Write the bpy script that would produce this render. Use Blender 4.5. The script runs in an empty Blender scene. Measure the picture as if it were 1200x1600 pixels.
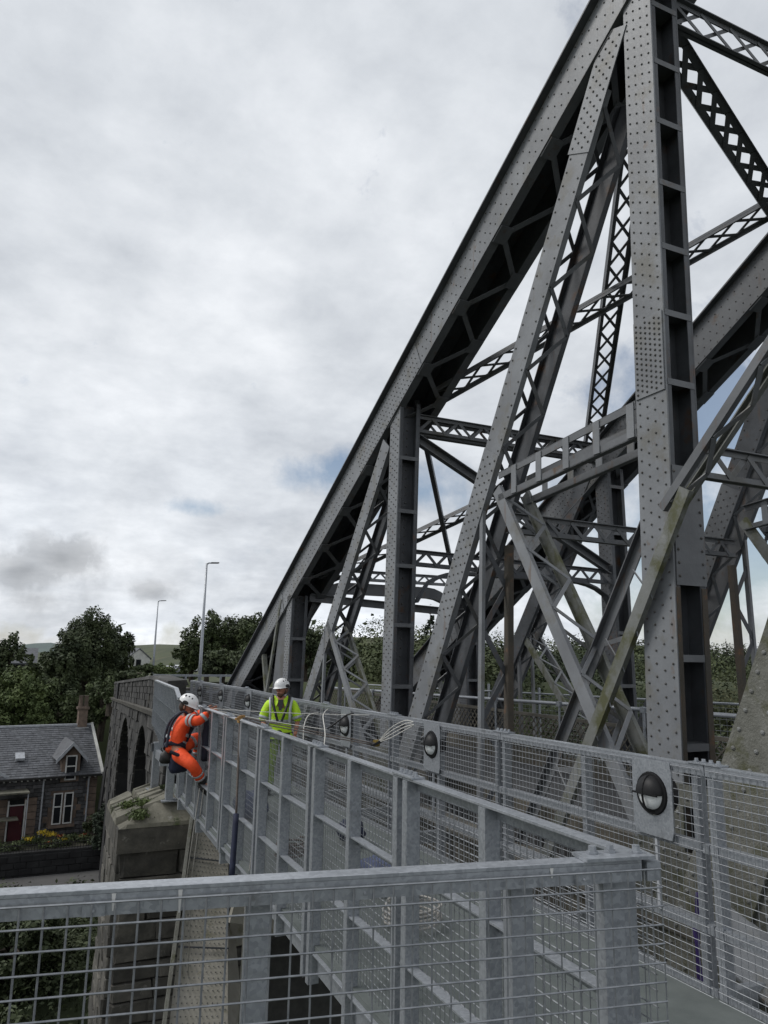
import bpy, math, random
import numpy as np
from mathutils import Vector, Matrix
random.seed(7); rng = np.random.default_rng(7)
sc = bpy.context.scene
C = bpy.data.collections.new("place"); sc.collection.children.link(C)
R = math.radians
# ------------------------------------------------------------------ camera
cam = bpy.data.cameras.new("camera"); co = bpy.data.objects.new("camera", cam); C.objects.link(co)
cam.sensor_fit = 'VERTICAL'; cam.sensor_height = 36; cam.lens = 26.0; cam.clip_start = .05; cam.clip_end = 9000
CAMZ = 1.97
pit, yaw, rol = R(10.9), R(24.45), R(1.0)
fw = Vector((math.sin(yaw)*math.cos(pit), math.cos(yaw)*math.cos(pit), math.sin(pit)))
rt = Vector((math.cos(yaw), -math.sin(yaw), 0)); up = rt.cross(fw)
rt2 = rt*math.cos(rol)+up*math.sin(rol); up2 = up*math.cos(rol)-rt*math.sin(rol)
co.matrix_world = Matrix((( rt2.x, up2.x, -fw.x, 0), (rt2.y, up2.y, -fw.y, 0), (rt2.z, up2.z, -fw.z, CAMZ), (0, 0, 0, 1)))
sc.camera = co
# ------------------------------------------------------------------ exposure
sc.view_settings.view_transform = 'Standard'; sc.view_settings.look = 'None'
sc.view_settings.exposure = 0.22; sc.view_settings.gamma = 1.0; sc.view_settings.use_curve_mapping = False
# ------------------------------------------------------------------ world: sky with an overcast cloud layer
SUN_EL, SUN_AZ = R(48), R(-62)      # azimuth measured from +Y towards +X
world = bpy.data.worlds.new("World"); sc.world = world; world.use_nodes = True
nt = world.node_tree; N = nt.nodes; L = nt.links; N.clear()
def nd(tree, typ, **kw):
    n = tree.nodes.new(typ)
    for k, v in kw.items(): setattr(n, k, v)
    return n
out = nd(nt, 'ShaderNodeOutputWorld'); bg = nd(nt, 'ShaderNodeBackground'); bg2 = nd(nt, 'ShaderNodeBackground')
sky = nd(nt, 'ShaderNodeTexSky', sky_type='NISHITA'); sky.sun_disc = False; sky.sun_elevation = SUN_EL; sky.sun_rotation = SUN_AZ
L.new(sky.outputs[0], bg.inputs[0]); bg.inputs[1].default_value = 0.085
tc = nd(nt, 'ShaderNodeTexCoord'); sep = nd(nt, 'ShaderNodeSeparateXYZ'); L.new(tc.outputs['Generated'], sep.inputs[0])
def wm(op, a, b=None, c=None, clamp=False):
    m = nd(nt, 'ShaderNodeMath', operation=op, use_clamp=clamp)
    for i, s in enumerate((a, b, c)):
        if s is None: continue
        if isinstance(s, (int, float)): m.inputs[i].default_value = s
        else: L.new(s, m.inputs[i])
    return m.outputs[0]
zc = wm('ADD', wm('MAXIMUM', sep.outputs[2], 0.0), 0.30)
px, py = wm('DIVIDE', sep.outputs[0], zc), wm('DIVIDE', sep.outputs[1], zc)
cmb = nd(nt, 'ShaderNodeCombineXYZ'); L.new(px, cmb.inputs[0]); L.new(py, cmb.inputs[1])
def noise(vec, scale, detail=6, rough=.55, dist=0.0, off=(0, 0, 0)):
    mp = nd(nt, 'ShaderNodeMapping'); mp.inputs['Location'].default_value = off
    L.new(vec, mp.inputs[0])
    n = nd(nt, 'ShaderNodeTexNoise'); n.inputs['Scale'].default_value = scale; n.inputs['Detail'].default_value = detail
    n.inputs['Roughness'].default_value = rough; n.inputs['Distortion'].default_value = dist
    L.new(mp.outputs[0], n.inputs['Vector']); return n.outputs[0]
n1 = noise(cmb.outputs[0], 1.7, 8, .58, .08, (3.1, 1.7, 0)); n2 = noise(cmb.outputs[0], 6.5, 9, .60, .12, (8.3, 2.2, 0)); n3 = noise(cmb.outputs[0], .7, 4, .5, 0, (1.3, 9.2, 0))
s = wm('ADD', wm('ADD', wm('MULTIPLY', n1, .5), wm('MULTIPLY', n2, .28)), wm('MULTIPLY', n3, .30))
cr = nd(nt, 'ShaderNodeValToRGB'); L.new(s, cr.inputs[0]); e = cr.color_ramp.elements
e[0].position = .40; e[0].color = (.44, .47, .515, 1); e[1].position = .66; e[1].color = (.77, .795, .83, 1)
m_ = cr.color_ramp.elements.new(.53); m_.color = (.60, .63, .67, 1)
# a cumulus bank low on the left side and brightening towards the horizon
hz = wm('SUBTRACT', 1.0, wm('MULTIPLY', sep.outputs[2], 2.6), clamp=True)
n4 = noise(tc.outputs['Generated'], 9, 8, .55, .3, (0, .4, 1.1))
lowb = wm('MULTIPLY', wm('MULTIPLY', hz, hz), wm('SUBTRACT', n4, .42))
gain = wm('ADD', wm('ADD', 1.0, wm('MULTIPLY', hz, .22)), wm('MULTIPLY', lowb, -1.5))
vm = nd(nt, 'ShaderNodeVectorMath', operation='SCALE'); L.new(cr.outputs[0], vm.inputs[0]); L.new(gain, vm.inputs['Scale'])
L.new(vm.outputs[0], bg2.inputs[0]); bg2.inputs[1].default_value = 1.0
# gaps where blue shows
n5 = noise(cmb.outputs[0], .62, 6, .6, .35, (5.6, 3.4, 0))
gap = wm('MULTIPLY', wm('SUBTRACT', n5, .535, clamp=True), 7.0, clamp=True)
def lobe(v, spread, amp=1.0):      # soft cone around a compass direction where the cloud thins or thickens
    d = nd(nt, 'ShaderNodeVectorMath', operation='DISTANCE'); nv = nd(nt, 'ShaderNodeVectorMath', operation='MULTIPLY'); L.new(tc.outputs['Generated'], nv.inputs[0]); nv.inputs[1].default_value = (1, 1, spread[1])
    L.new(nv.outputs[0], d.inputs[0]); d.inputs[1].default_value = (v[0], v[1], v[2]*spread[1])
    return wm('MULTIPLY', wm('SUBTRACT', 1.0, wm('DIVIDE', d.outputs['Value'], spread[0]), clamp=True), amp)
def sdir(px_, py_): return (fw+rt2*((px_-600)/1155.)-up2*((py_-800)/1155.)).normalized()
n6 = noise(tc.outputs['Generated'], 7, 9, .62, .2, (2.2, .4, .7))
lob = None
for (a_, b_, sp, am) in ((530, 735, (.16, 3.2), 1.0), (300, 792, (.10, 5), .8), (690, 770, (.16, 2), 1.1), (1160, 660, (.26, 1.3), 1.5), (1120, 860, (.26, 1.3), 1.5), (960, 760, (.16, 2), 1.0), (620, 560, (.08, 3), .4), (150, 1000, (.25, 6), .75)):
    q_ = lobe(sdir(a_, b_), sp, am); lob = q_ if lob is None else wm('MAXIMUM', lob, q_)
gap = wm('MULTIPLY', wm('SUBTRACT', wm('ADD', n6, wm('MULTIPLY', lob, .34)), .64, clamp=True), 5.0, clamp=True)
cum = None
for (a_, b_, sp, am) in ((95, 872, (.115, 1.9), 1.0), (40, 890, (.12, 2.4), .9), (235, 925, (.07, 2.2), .75), (60, 935, (.16, 4), .5)):
    q_ = lobe(sdir(a_, b_), sp, am); cum = q_ if cum is None else wm('MAXIMUM', cum, q_)
n7 = noise(tc.outputs['Generated'], 26, 8, .6, .2, (.7, 1.3, .2))
cm = wm('MULTIPLY', wm('SUBTRACT', wm('ADD', cum, wm('MULTIPLY', wm('SUBTRACT', n7, .5), 1.1)), .30, clamp=True), 3.2, clamp=True)
L.new(wm('MULTIPLY', gain, wm('SUBTRACT', 1.0, wm('MULTIPLY', wm('MULTIPLY', cm, cum), .5))), vm.inputs['Scale'])
mixw = nd(nt, 'ShaderNodeMixShader'); L.new(wm('MULTIPLY', gap, .8), mixw.inputs[0]); L.new(bg2.outputs[0], mixw.inputs[1]); L.new(bg.outputs[0], mixw.inputs[2])
L.new(mixw.outputs[0], out.inputs[0])
# ------------------------------------------------------------------ sun through thin cloud
sl = bpy.data.lights.new("sun", 'SUN'); sl.energy = 1.5; sl.angle = R(22); sl.color = (1, .97, .93)
so = bpy.data.objects.new("sun", sl); C.objects.link(so)
sd = Vector((math.sin(SUN_AZ)*math.cos(SUN_EL), math.cos(SUN_AZ)*math.cos(SUN_EL), math.sin(SUN_EL)))
so.rotation_euler = (sd).to_track_quat('Z', 'Y').to_euler(); so.location = (0, 0, 60)

# ================================================================== materials
MATS = {}
def mat(name, col, col2=None, scale=6.0, rough=.6, metal=0.0, bump=.0, bscale=40., spots=None, spotscale=3., spotlim=.6, vor=0, contrast=(.35, .65), trans=0, stretch=None, spots2=None, s2scale=1.2, s2lim=.62, objrand=.0, spec=None, island=False, streak=None):
    m = bpy.data.materials.new(name); m.use_nodes = True; t = m.node_tree; b = t.nodes['Principled BSDF']
    lk = t.links
    b.inputs['Roughness'].default_value = rough; b.inputs['Metallic'].default_value = metal
    if spec is not None: b.inputs['Specular IOR Level'].default_value = spec
    g = nd(t, 'ShaderNodeNewGeometry'); vec = g.outputs['Position']
    if stretch:
        mp = nd(t, 'ShaderNodeMapping'); mp.inputs['Scale'].default_value = stretch; lk.new(vec, mp.inputs[0]); vec = mp.outputs[0]
    def nz(sc_, det=6, rg=.6):
        n = nd(t, 'ShaderNodeTexNoise'); n.inputs['Scale'].default_value = sc_; n.inputs['Detail'].default_value = det; n.inputs['Roughness'].default_value = rg
        lk.new(vec, n.inputs['Vector']); return n.outputs[0]
    def ramp(src, a, b_, ca=(0, 0, 0, 1), cb=(1, 1, 1, 1)):
        r = nd(t, 'ShaderNodeValToRGB'); lk.new(src, r.inputs[0]); q = r.color_ramp.elements
        q[0].position = a; q[0].color = ca; q[1].position = b_; q[1].color = cb; return r.outputs[0]
    col2 = col2 or tuple(c*.75 for c in col)
    if vor:
        v = nd(t, 'ShaderNodeTexVoronoi'); v.inputs['Scale'].default_value = vor; lk.new(vec, v.inputs['Vector'])
        hs = nd(t, 'ShaderNodeSeparateXYZ'); lk.new(v.outputs['Color'], hs.inputs[0])
        a_ = nd(t, 'ShaderNodeMath', operation='ADD'); lk.new(hs.outputs[0], a_.inputs[0]); lk.new(nz(scale), a_.inputs[1])
        h_ = nd(t, 'ShaderNodeMath', operation='MULTIPLY'); lk.new(a_.outputs[0], h_.inputs[0]); h_.inputs[1].default_value = .5; src = h_.outputs[0]
    else: src = nz(scale)
    cur = ramp(src, contrast[0], contrast[1], (*col2, 1), (*col, 1))
    def over(cur, c, scl, lim, wd=.12):
        mx = nd(t, 'ShaderNodeMix', data_type='RGBA'); lk.new(ramp(nz(scl, 8, .65), lim, min(1, lim+wd)), mx.inputs['Factor'])
        lk.new(cur, mx.inputs[6]); mx.inputs[7].default_value = (*c, 1); return mx.outputs[2]
    if spots: cur = over(cur, spots, spotscale, spotlim)
    if spots2: cur = over(cur, spots2, s2scale, s2lim)
    if streak:
        mp2 = nd(t, 'ShaderNodeMapping'); mp2.inputs['Scale'].default_value = (1, 1, .11); lk.new(g.outputs['Position'], mp2.inputs[0]); keep_ = vec; vec = mp2.outputs[0]
        for c_, sc_, lim_ in streak: cur = over(cur, c_, sc_, lim_, .16)
        vec = keep_
    if objrand:
        oi = g if island else nd(t, 'ShaderNodeObjectInfo'); hv = nd(t, 'ShaderNodeHueSaturation'); mr = nd(t, 'ShaderNodeMapRange')
        mr.inputs[3].default_value = 1-objrand; mr.inputs[4].default_value = 1+objrand
        lk.new(oi.outputs['Random Per Island' if island else 'Random'], mr.inputs[0]); lk.new(mr.outputs[0], hv.inputs['Value']); lk.new(cur, hv.inputs['Color']); cur = hv.outputs[0]
    lk.new(cur, b.inputs['Base Color'])
    if bump:
        bp_ = nd(t, 'ShaderNodeBump'); bp_.inputs['Strength'].default_value = bump; bp_.inputs['Distance'].default_value = .02
        lk.new(nz(bscale, 6), bp_.inputs['Height']); lk.new(bp_.outputs[0], b.inputs['Normal'])
    if trans: b.inputs['Transmission Weight'].default_value = trans
    MATS[name] = m; return m
mat('galv', (.35, .37, .397), (.215, .23, .252), 9, .30, .25, .05, 60, vor=75, contrast=(.15, .85), spots=(.38, .39, .40), spotscale=14, spotlim=.66, spots2=(.14, .145, .15), s2scale=3.5, s2lim=.62)
mat('galvwire', (.30, .312, .33), (.20, .21, .225), 30, .45, .5)
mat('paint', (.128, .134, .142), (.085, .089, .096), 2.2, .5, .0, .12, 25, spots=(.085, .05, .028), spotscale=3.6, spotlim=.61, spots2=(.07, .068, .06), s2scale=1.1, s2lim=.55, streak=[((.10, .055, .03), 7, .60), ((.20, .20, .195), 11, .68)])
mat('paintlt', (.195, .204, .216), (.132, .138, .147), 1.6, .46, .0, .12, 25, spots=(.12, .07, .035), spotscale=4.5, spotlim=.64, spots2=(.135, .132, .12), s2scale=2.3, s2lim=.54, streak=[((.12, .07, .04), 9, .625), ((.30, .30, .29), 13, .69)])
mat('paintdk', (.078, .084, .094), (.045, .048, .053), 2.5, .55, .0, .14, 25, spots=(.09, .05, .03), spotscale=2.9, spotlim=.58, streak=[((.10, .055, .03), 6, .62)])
mat('paintrust', (.07, .052, .036), (.045, .042, .034), 3.0, .75, .0, .3, 30, spots=(.15, .075, .035), spotscale=6, spotlim=.58)
mat('paintmoss', (.185, .19, .185), (.11, .115, .10), 1.7, .65, .0, .2, 25, spots=(.07, .072, .03), spotscale=2.6, spotlim=.50, spots2=(.26, .26, .24), s2scale=9, s2lim=.63, streak=[((.06, .065, .03), 6, .55)])
mat('lichen', (.175, .175, .155), (.10, .10, .083), 3.4, .8, 0, .6, 50, spots=(.33, .33, .31), spotscale=21, spotlim=.615, spots2=(.07, .072, .035), s2scale=3.2, s2lim=.52)
mat('lichendark', (.13, .13, .115), (.07, .072, .06), 3.6, .85, 0, .5, 50, spots=(.2, .2, .18), spotscale=12, spotlim=.6, spots2=(.05, .055, .03), s2scale=3, s2lim=.52)
mat('rivet', (.10, .10, .10), (.065, .058, .05), 6, .5)
mat('legpaint', (.36, .34, .295), (.25, .24, .20), 2.2, .7, 0, .4, 40, spots=(.14, .135, .075), spotscale=2.6, spotlim=.57, spots2=(.2, .17, .13), s2scale=9, s2lim=.64)
mat('rivetlt', (.20, .205, .20), (.12, .12, .11), 9, .6)
mat('deckgrey', (.12, .135, .13), (.085, .098, .095), 3, .7, 0, .15, 90)
mat('asphalt', (.055, .056, .058), (.04, .04, .041), 3, .9, 0, .3, 80)
mat('roadpale', (.10, .098, .097), (.07, .069, .068), .6, .9, 0, .2, 40)
mat('stone', (.105, .098, .084), (.045, .043, .038), 3.1, .92, 0, .9, 9, spots=(.22, .21, .19), spotscale=5, spotlim=.62, spots2=(.06, .07, .03), s2scale=1.6, s2lim=.64, objrand=.42)
mat('ashlar', (.062, .060, .056), (.022, .0215, .021), 2.1, .92, 0, .8, 9, spots=(.2, .19, .17), spotscale=4, spotlim=.64, objrand=.45, island=True)
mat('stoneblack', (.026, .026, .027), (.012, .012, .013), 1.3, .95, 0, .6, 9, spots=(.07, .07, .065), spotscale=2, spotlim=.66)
mat('capstone', (.185, .175, .14), (.085, .082, .062), 2.6, .92, 0, .7, 14, spots=(.30, .30, .28), spotscale=7, spotlim=.63, spots2=(.06, .075, .028), s2scale=2, s2lim=.56, objrand=.15)
mat('mortar', (.05, .049, .045), (.03, .03, .028), 6, .95)
mat('sandstone', (.175, .128, .098), (.105, .08, .065), 4, .9, 0, .4, 20, objrand=.25)
mat('whinstone', (.10, .098, .10), (.055, .055, .058), 6, .92, 0, .6, 14, objrand=.35, island=True)
mat('slate', (.105, .11, .122), (.06, .063, .07), 5, .6, 0, .3, 20, spots=(.19, .195, .20), spotscale=3, spotlim=.62, objrand=.22, island=True)
mat('whitepaint', (.62, .62, .60), (.5, .5, .49), 4, .5)
mat('creamwall', (.55, .55, .52), (.42, .42, .40), 2, .8)
mat('lead', (.42, .44, .47), (.3, .31, .33), 5, .5)
mat('glass', (.012, .014, .017), (.02, .022, .025), 2, .08)
mat('frost', (.78, .80, .79), (.7, .72, .72), 12, .35)
mat('blackplastic', (.009, .009, .010), (.013, .013, .014), 10, .5, spec=.25)
mat('reddoor', (.065, .008, .014), (.045, .006, .01), 3, .5)
mat('iron', (.012, .012, .013), (.02, .018, .016), 10, .6)
mat('grass', (.055, .085, .022), (.03, .05, .015), 2, .95, 0, .4, 30)
mat('earth', (.055, .05, .035), (.03, .032, .018), .8, .95, 0, .6, 10)
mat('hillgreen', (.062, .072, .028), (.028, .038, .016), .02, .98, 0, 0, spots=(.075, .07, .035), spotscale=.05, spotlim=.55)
mat('hazyhill', (.10, .13, .12), (.07, .095, .095), .004, 1)  # distance haze put into the hill colour as a bluish tint
mat('wirerope', (.42, .40, .37), (.28, .27, .25), 60, .7)
mat('whiterope', (.62, .61, .57), (.45, .44, .41), 80, .8)
mat('brownrope', (.11, .088, .075), (.07, .057, .05), 60, .8)
mat('purple', (.055, .03, .17), (.035, .02, .10), 30, .6)
mat('bluecloth', (.014, .02, .05), (.008, .011, .03), 12, .8)
mat('bluebag', (.07, .09, .17), (.03, .04, .08), 12, .7)
mat('yellowsling', (.62, .42, .03), (.4, .28, .02), 20, .7)
mat('wood', (.36, .20, .06), (.22, .12, .035), 20, .7)
mat('brass', (.32, .22, .05), (.2, .14, .03), 20, .4, .6)
mat('orange', (1.0, .105, .022), (.85, .075, .016), 9, .75, 0, .9, 11)
mat('hivis', (.56, .86, .035), (.44, .70, .025), 9, .75, 0, .9, 11)
mat('hivisdull', (.24, .36, .03), (.16, .25, .02), 9, .8, 0, .8, 11)
mat('stripe', (.42, .44, .45), (.32, .34, .36), 20, .45)
mat('skin', (.42, .19, .12), (.33, .14, .09), 14, .55)
mat('hair', (.05, .025, .015), (.03, .018, .012), 30, .7)
mat('beard', (.16, .08, .045), (.11, .055, .03), 40, .8)
mat('helmet', (.78, .78, .77), (.70, .70, .70), 8, .28)
mat('black', (.01, .01, .011), (.016, .016, .017), 12, .6)
mat('navy', (.012, .014, .03), (.008, .01, .02), 12, .8)
mat('leaf', (.066, .090, .026), (.028, .042, .014), 1.2, .75, 0, 0)
mat('woodleaf', (.062, .078, .028), (.020, .032, .013), .05, .8, contrast=(.42, .6), spots=(.085, .085, .04), spotscale=.03, spotlim=.58)
mat('leafdark', (.058, .076, .027), (.024, .036, .014), 1.0, .75)
mat('leaflight', (.085, .115, .030), (.045, .068, .018), 1.6, .75)
mat('conifer', (.022, .036, .018), (.012, .020, .010), 2, .8)
mat('bark', (.07, .055, .04), (.04, .032, .025), 6, .9)
mat('flowery', (.55, .42, .03), (.45, .30, .02), 8, .8)
mat('flowero', (.42, .12, .04), (.3, .08, .03), 8, .8)
mat('carwhite', (.62, .63, .64), (.58, .59, .6), 2, .25)
mat('cargrey', (.20, .21, .22), (.17, .18, .19), 2, .25)
mat('tyre', (.015, .015, .015), (.02, .02, .02), 5, .8)
mat('debris', (.30, .28, .24), (.12, .11, .09), 30, .95, 0, .6, 60)
mat('brownsteel', (.115, .105, .085), (.06, .057, .048), 2, .8, 0, .3, 30, spots=(.06, .045, .03), spotscale=5, spotlim=.6)
mat('water', (.03, .04, .045), (.025, .033, .038), .3, .12)

# ================================================================== helpers
W = {}
I4 = Matrix.Identity(4)
def props(o, label=None, cat=None, group=None, kind=None):
    if label: o['label'] = label
    if cat: o['category'] = cat
    if group: o['group'] = group
    if kind: o['kind'] = kind
    return o
def link(name, data, parent=None, M=None, **kw):
    o = bpy.data.objects.new(name, data); C.objects.link(o); M = M or I4
    if parent is not None:
        o.parent = parent; o.matrix_parent_inverse = W[parent].inverted_safe()
    o.matrix_basis = M; W[o] = M.copy()
    return props(o, **kw)
def thing(name, loc, label, cat, group=None):
    return link(name, None, None, Matrix.Translation(loc), label=label, cat=cat, group=group)
class MB:
    def __init__(s): s.v = []; s.f = []
    def add(s, vs, fs):
        b = len(s.v); s.v.extend(tuple(map(float, p)) for p in vs); s.f.extend(tuple(i+b for i in f) for f in fs); return s
    def box(s, c, d):
        x, y, z = c; a, b, h = d[0]/2, d[1]/2, d[2]/2
        return s.add([(x-a, y-b, z-h), (x+a, y-b, z-h), (x+a, y+b, z-h), (x-a, y+b, z-h), (x-a, y-b, z+h), (x+a, y-b, z+h), (x+a, y+b, z+h), (x-a, y+b, z+h)],
            [(0, 3, 2, 1), (4, 5, 6, 7), (0, 1, 5, 4), (1, 2, 6, 5), (2, 3, 7, 6), (3, 0, 4, 7)])
    def hexa(s, p):   # 8 points: bottom loop, top loop
        return s.add(p, [(0, 3, 2, 1), (4, 5, 6, 7), (0, 1, 5, 4), (1, 2, 6, 5), (2, 3, 7, 6), (3, 0, 4, 7)])
    def prism(s, prof, P, Q, wd):  # prof: 2D list (a along wd, b along d x wd)
        P, Q = Vector(P), Vector(Q); d = (Q-P).normalized(); w = Vector(wd); w = (w-d*w.dot(d)).normalized(); n = d.cross(w)
        k = len(prof); vs = [P+w*a+n*b for a, b in prof]+[Q+w*a+n*b for a, b in prof]
        fs = [(i, (i+1) % k, (i+1) % k+k, i+k) for i in range(k)]+[tuple(range(k))[::-1], tuple(range(k, 2*k))]
        return s.add(vs, fs)
    def beam(s, P, Q, w, t, wd=(0, 0, 1), ch=0):
        a, b = w/2, t/2
        if ch: pr = [(-a+ch, -b), (a-ch, -b), (a, -b+ch), (a, b-ch), (a-ch, b), (-a+ch, b), (-a, b-ch), (-a, -b+ch)]
        else: pr = [(-a, -b), (a, -b), (a, b), (-a, b)]
        return s.prism(pr, P, Q, wd)
    def tube(s, pts, r, n=6, cap=True):
        pts = [Vector(p) for p in pts]; rs = r if isinstance(r, (list, tuple)) else [r]*len(pts); vs = []; ref = None
        for i, p in enumerate(pts):
            d = (pts[min(i+1, len(pts)-1)]-pts[max(i-1, 0)]).normalized()
            if ref is None: ref = Vector((0, 0, 1)) if abs(d.z) < .9 else Vector((1, 0, 0))
            a = (ref-d*ref.dot(d)).normalized(); ref = a; b = d.cross(a)
            for k in range(n):
                t = 2*math.pi*k/n; vs.append(p+a*math.cos(t)*rs[i]+b*math.sin(t)*rs[i])
        fs = [(i*n+k, i*n+(k+1) % n, (i+1)*n+(k+1) % n, (i+1)*n+k) for i in range(len(pts)-1) for k in range(n)]
        if cap: fs += [tuple(range(n))[::-1], tuple(range((len(pts)-1)*n, len(pts)*n))]
        return s.add(vs, fs)
    def rivets(s, pts, nrm, r=.017, h=.013, n=6):
        nv = Vector(nrm).normalized(); a = nv.orthogonal().normalized(); b = nv.cross(a)
        for p in pts:
            p = Vector(p); vs = []
            for rr, hh in ((r, -.002), (r*.9, h*.5), (r*.45, h)):
                vs += [p+nv*hh+(a*math.cos(2*math.pi*k/n)+b*math.sin(2*math.pi*k/n))*rr for k in range(n)]
            fs = [(j*n+k, j*n+(k+1) % n, (j+1)*n+(k+1) % n, (j+1)*n+k) for j in range(2) for k in range(n)]+[tuple(range(2*n, 3*n))]
            s.add(vs, fs)
        return s
    def ellipsoid(s, c, r, nu=14, nv=9, M=None):
        vs = [];
        for j in range(nv+1):
            ph = math.pi*j/nv
            for i in range(nu):
                th = 2*math.pi*i/nu; p = Vector((r[0]*math.sin(ph)*math.cos(th), r[1]*math.sin(ph)*math.sin(th), r[2]*math.cos(ph)))
                if M: p = M @ p
                vs.append(Vector(c)+p)
        return s.add(vs, [(j*nu+i, (j+1)*nu+i, (j+1)*nu+(i+1) % nu, j*nu+(i+1) % nu) for j in range(nv) for i in range(nu)])
    def build(s, name, m, parent=None, smooth=False, M=None, **kw):
        me = bpy.data.meshes.new(name); me.from_pydata(s.v, [], s.f); me.materials.append(MATS[m] if isinstance(m, str) else m); me.update()
        if smooth: me.shade_smooth()
        if M is not None: me.transform(M.inverted())
        return link(name, me, parent, M, **kw)
_cache = {}
def shape(kind, m):
    k = (kind, m)
    if k in _cache: return _cache[k]
    mb = MB()
    if kind == 'cube': mb.box((0, 0, 0), (1, 1, 1))
    elif kind == 'bar':      # chamfered bar along X
        mb.beam((-.5, 0, 0), (.5, 0, 0), 1, 1, (0, 0, 1), .08)
    elif kind.startswith('rock'):
        q = random.Random(kind); c = .085
        mb.box((0, 0, 0), (1, 1, 1)); o = []
        for lev, ins in ((-.5, .10), (-.38, .0), (.38, .0), (.5, .10)):
            for sx, sz in ((-1, -1), (1, -1), (1, 1), (-1, 1)):
                o.append((sx*(.5-ins*.5)+q.uniform(-c, c)*.4, lev+q.uniform(-c, c)*1.2, sz*(.5-ins*.5)+q.uniform(-c, c)*.4))
        mb = MB(); mb.add(o, [(0, 1, 2, 3)]+[(j*4+k, (j+1)*4+k, (j+1)*4+(k+1) % 4, j*4+(k+1) % 4) for j in range(3) for k in range(4)]+[(12, 15, 14, 13)])
    elif kind == 'bolt':
        mb.tube([(0, 0, 0), (0, 0, .28), (0, 0, .281), (0, 0, 1)], [.72, .72, .5, .46], 6)
    me = bpy.data.meshes.new(kind); me.from_pydata(mb.v, [], mb.f); me.materials.append(MATS[m]); me.update(); _cache[k] = me; return me
def frame(P, Q, wd):
    P, Q = Vector(P), Vector(Q); d = (Q-P); ln = d.length; d.normalize(); w = Vector(wd); w = (w-d*w.dot(d)).normalized(); n = d.cross(w)
    return (P+Q)/2, d, w, n, ln
def bar(name, m, P, Q, w, t, parent=None, wd=(0, 0, 1), kind='cube', **kw):   # w along wd, t along d x wd
    c, d, ww, n, ln = frame(P, Q, wd)
    M = Matrix(((d.x*ln, n.x*t, ww.x*w, c.x), (d.y*ln, n.y*t, ww.y*w, c.y), (d.z*ln, n.z*t, ww.z*w, c.z), (0, 0, 0, 1)))
    return link(name, shape(kind, m), parent, M, **kw)
def boxo(name, m, c, size, parent=None, rz=0, kind='cube', **kw):
    M = Matrix.Translation(c) @ Matrix.Rotation(rz, 4, 'Z') @ Matrix.Diagonal((*size, 1)); return link(name, shape(kind, m), parent, M, **kw)

# ================================================================== the steel bridge
def bx(side, u, z): return 5+.02*z+u if side == 0 else 10.0-.02*z-u
def bp(side, u, y, z): return Vector((bx(side, u, z), y, z))
def plate(mb, side, p0, p1, w, u0, u1, off=0.0):
    d = Vector((p1[0]-p0[0], p1[1]-p0[1])).normalized(); n = Vector((-d.y, d.x))
    a, b = off-w/2, off+w/2; pts = []
    for u in (u0, u1):
        for P, k in ((p0, a), (p1, a), (p1, b), (p0, b)):
            pts.append(bp(side, u, P[0]+n.x*k, P[1]+n.y*k))
    return mb.hexa(pts)
bridge = thing('cantilever_bridge', (7.5, 12, 0), 'dark grey riveted steel cantilever bridge trusses rising over the road to the right', 'bridge')
def rivet_rows(side, p0, p1, offs, pitch, u, stagger=True, ends=(0.06, 0.06)):
    d = Vector((p1[0]-p0[0], p1[1]-p0[1])); ln = d.length; d.normalize(); n = Vector((-d.y, d.x)); pts = []
    for i, o in enumerate(offs):
        s_ = ends[0]+(pitch/2 if (stagger and i % 2) else 0)
        while s_ < ln-ends[1]:
            pts.append(bp(side, u, p0[0]+d.x*s_+n.x*o, p0[1]+d.y*s_+n.y*o)); s_ += pitch
    return pts
def visn(side): return (-1, 0, 0)
def facerivets(side, parent, rows, r=.016, m='rivet', u_vis=None):
    mb = MB(); mb.rivets(rows, (-1, 0, 0), r); return mb.build('rivets', m, parent, kind='stuff')
WID = .38
def outer_u(side, width):     # u of the face that looks towards -x
    return 0.0 if side == 0 else width
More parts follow.
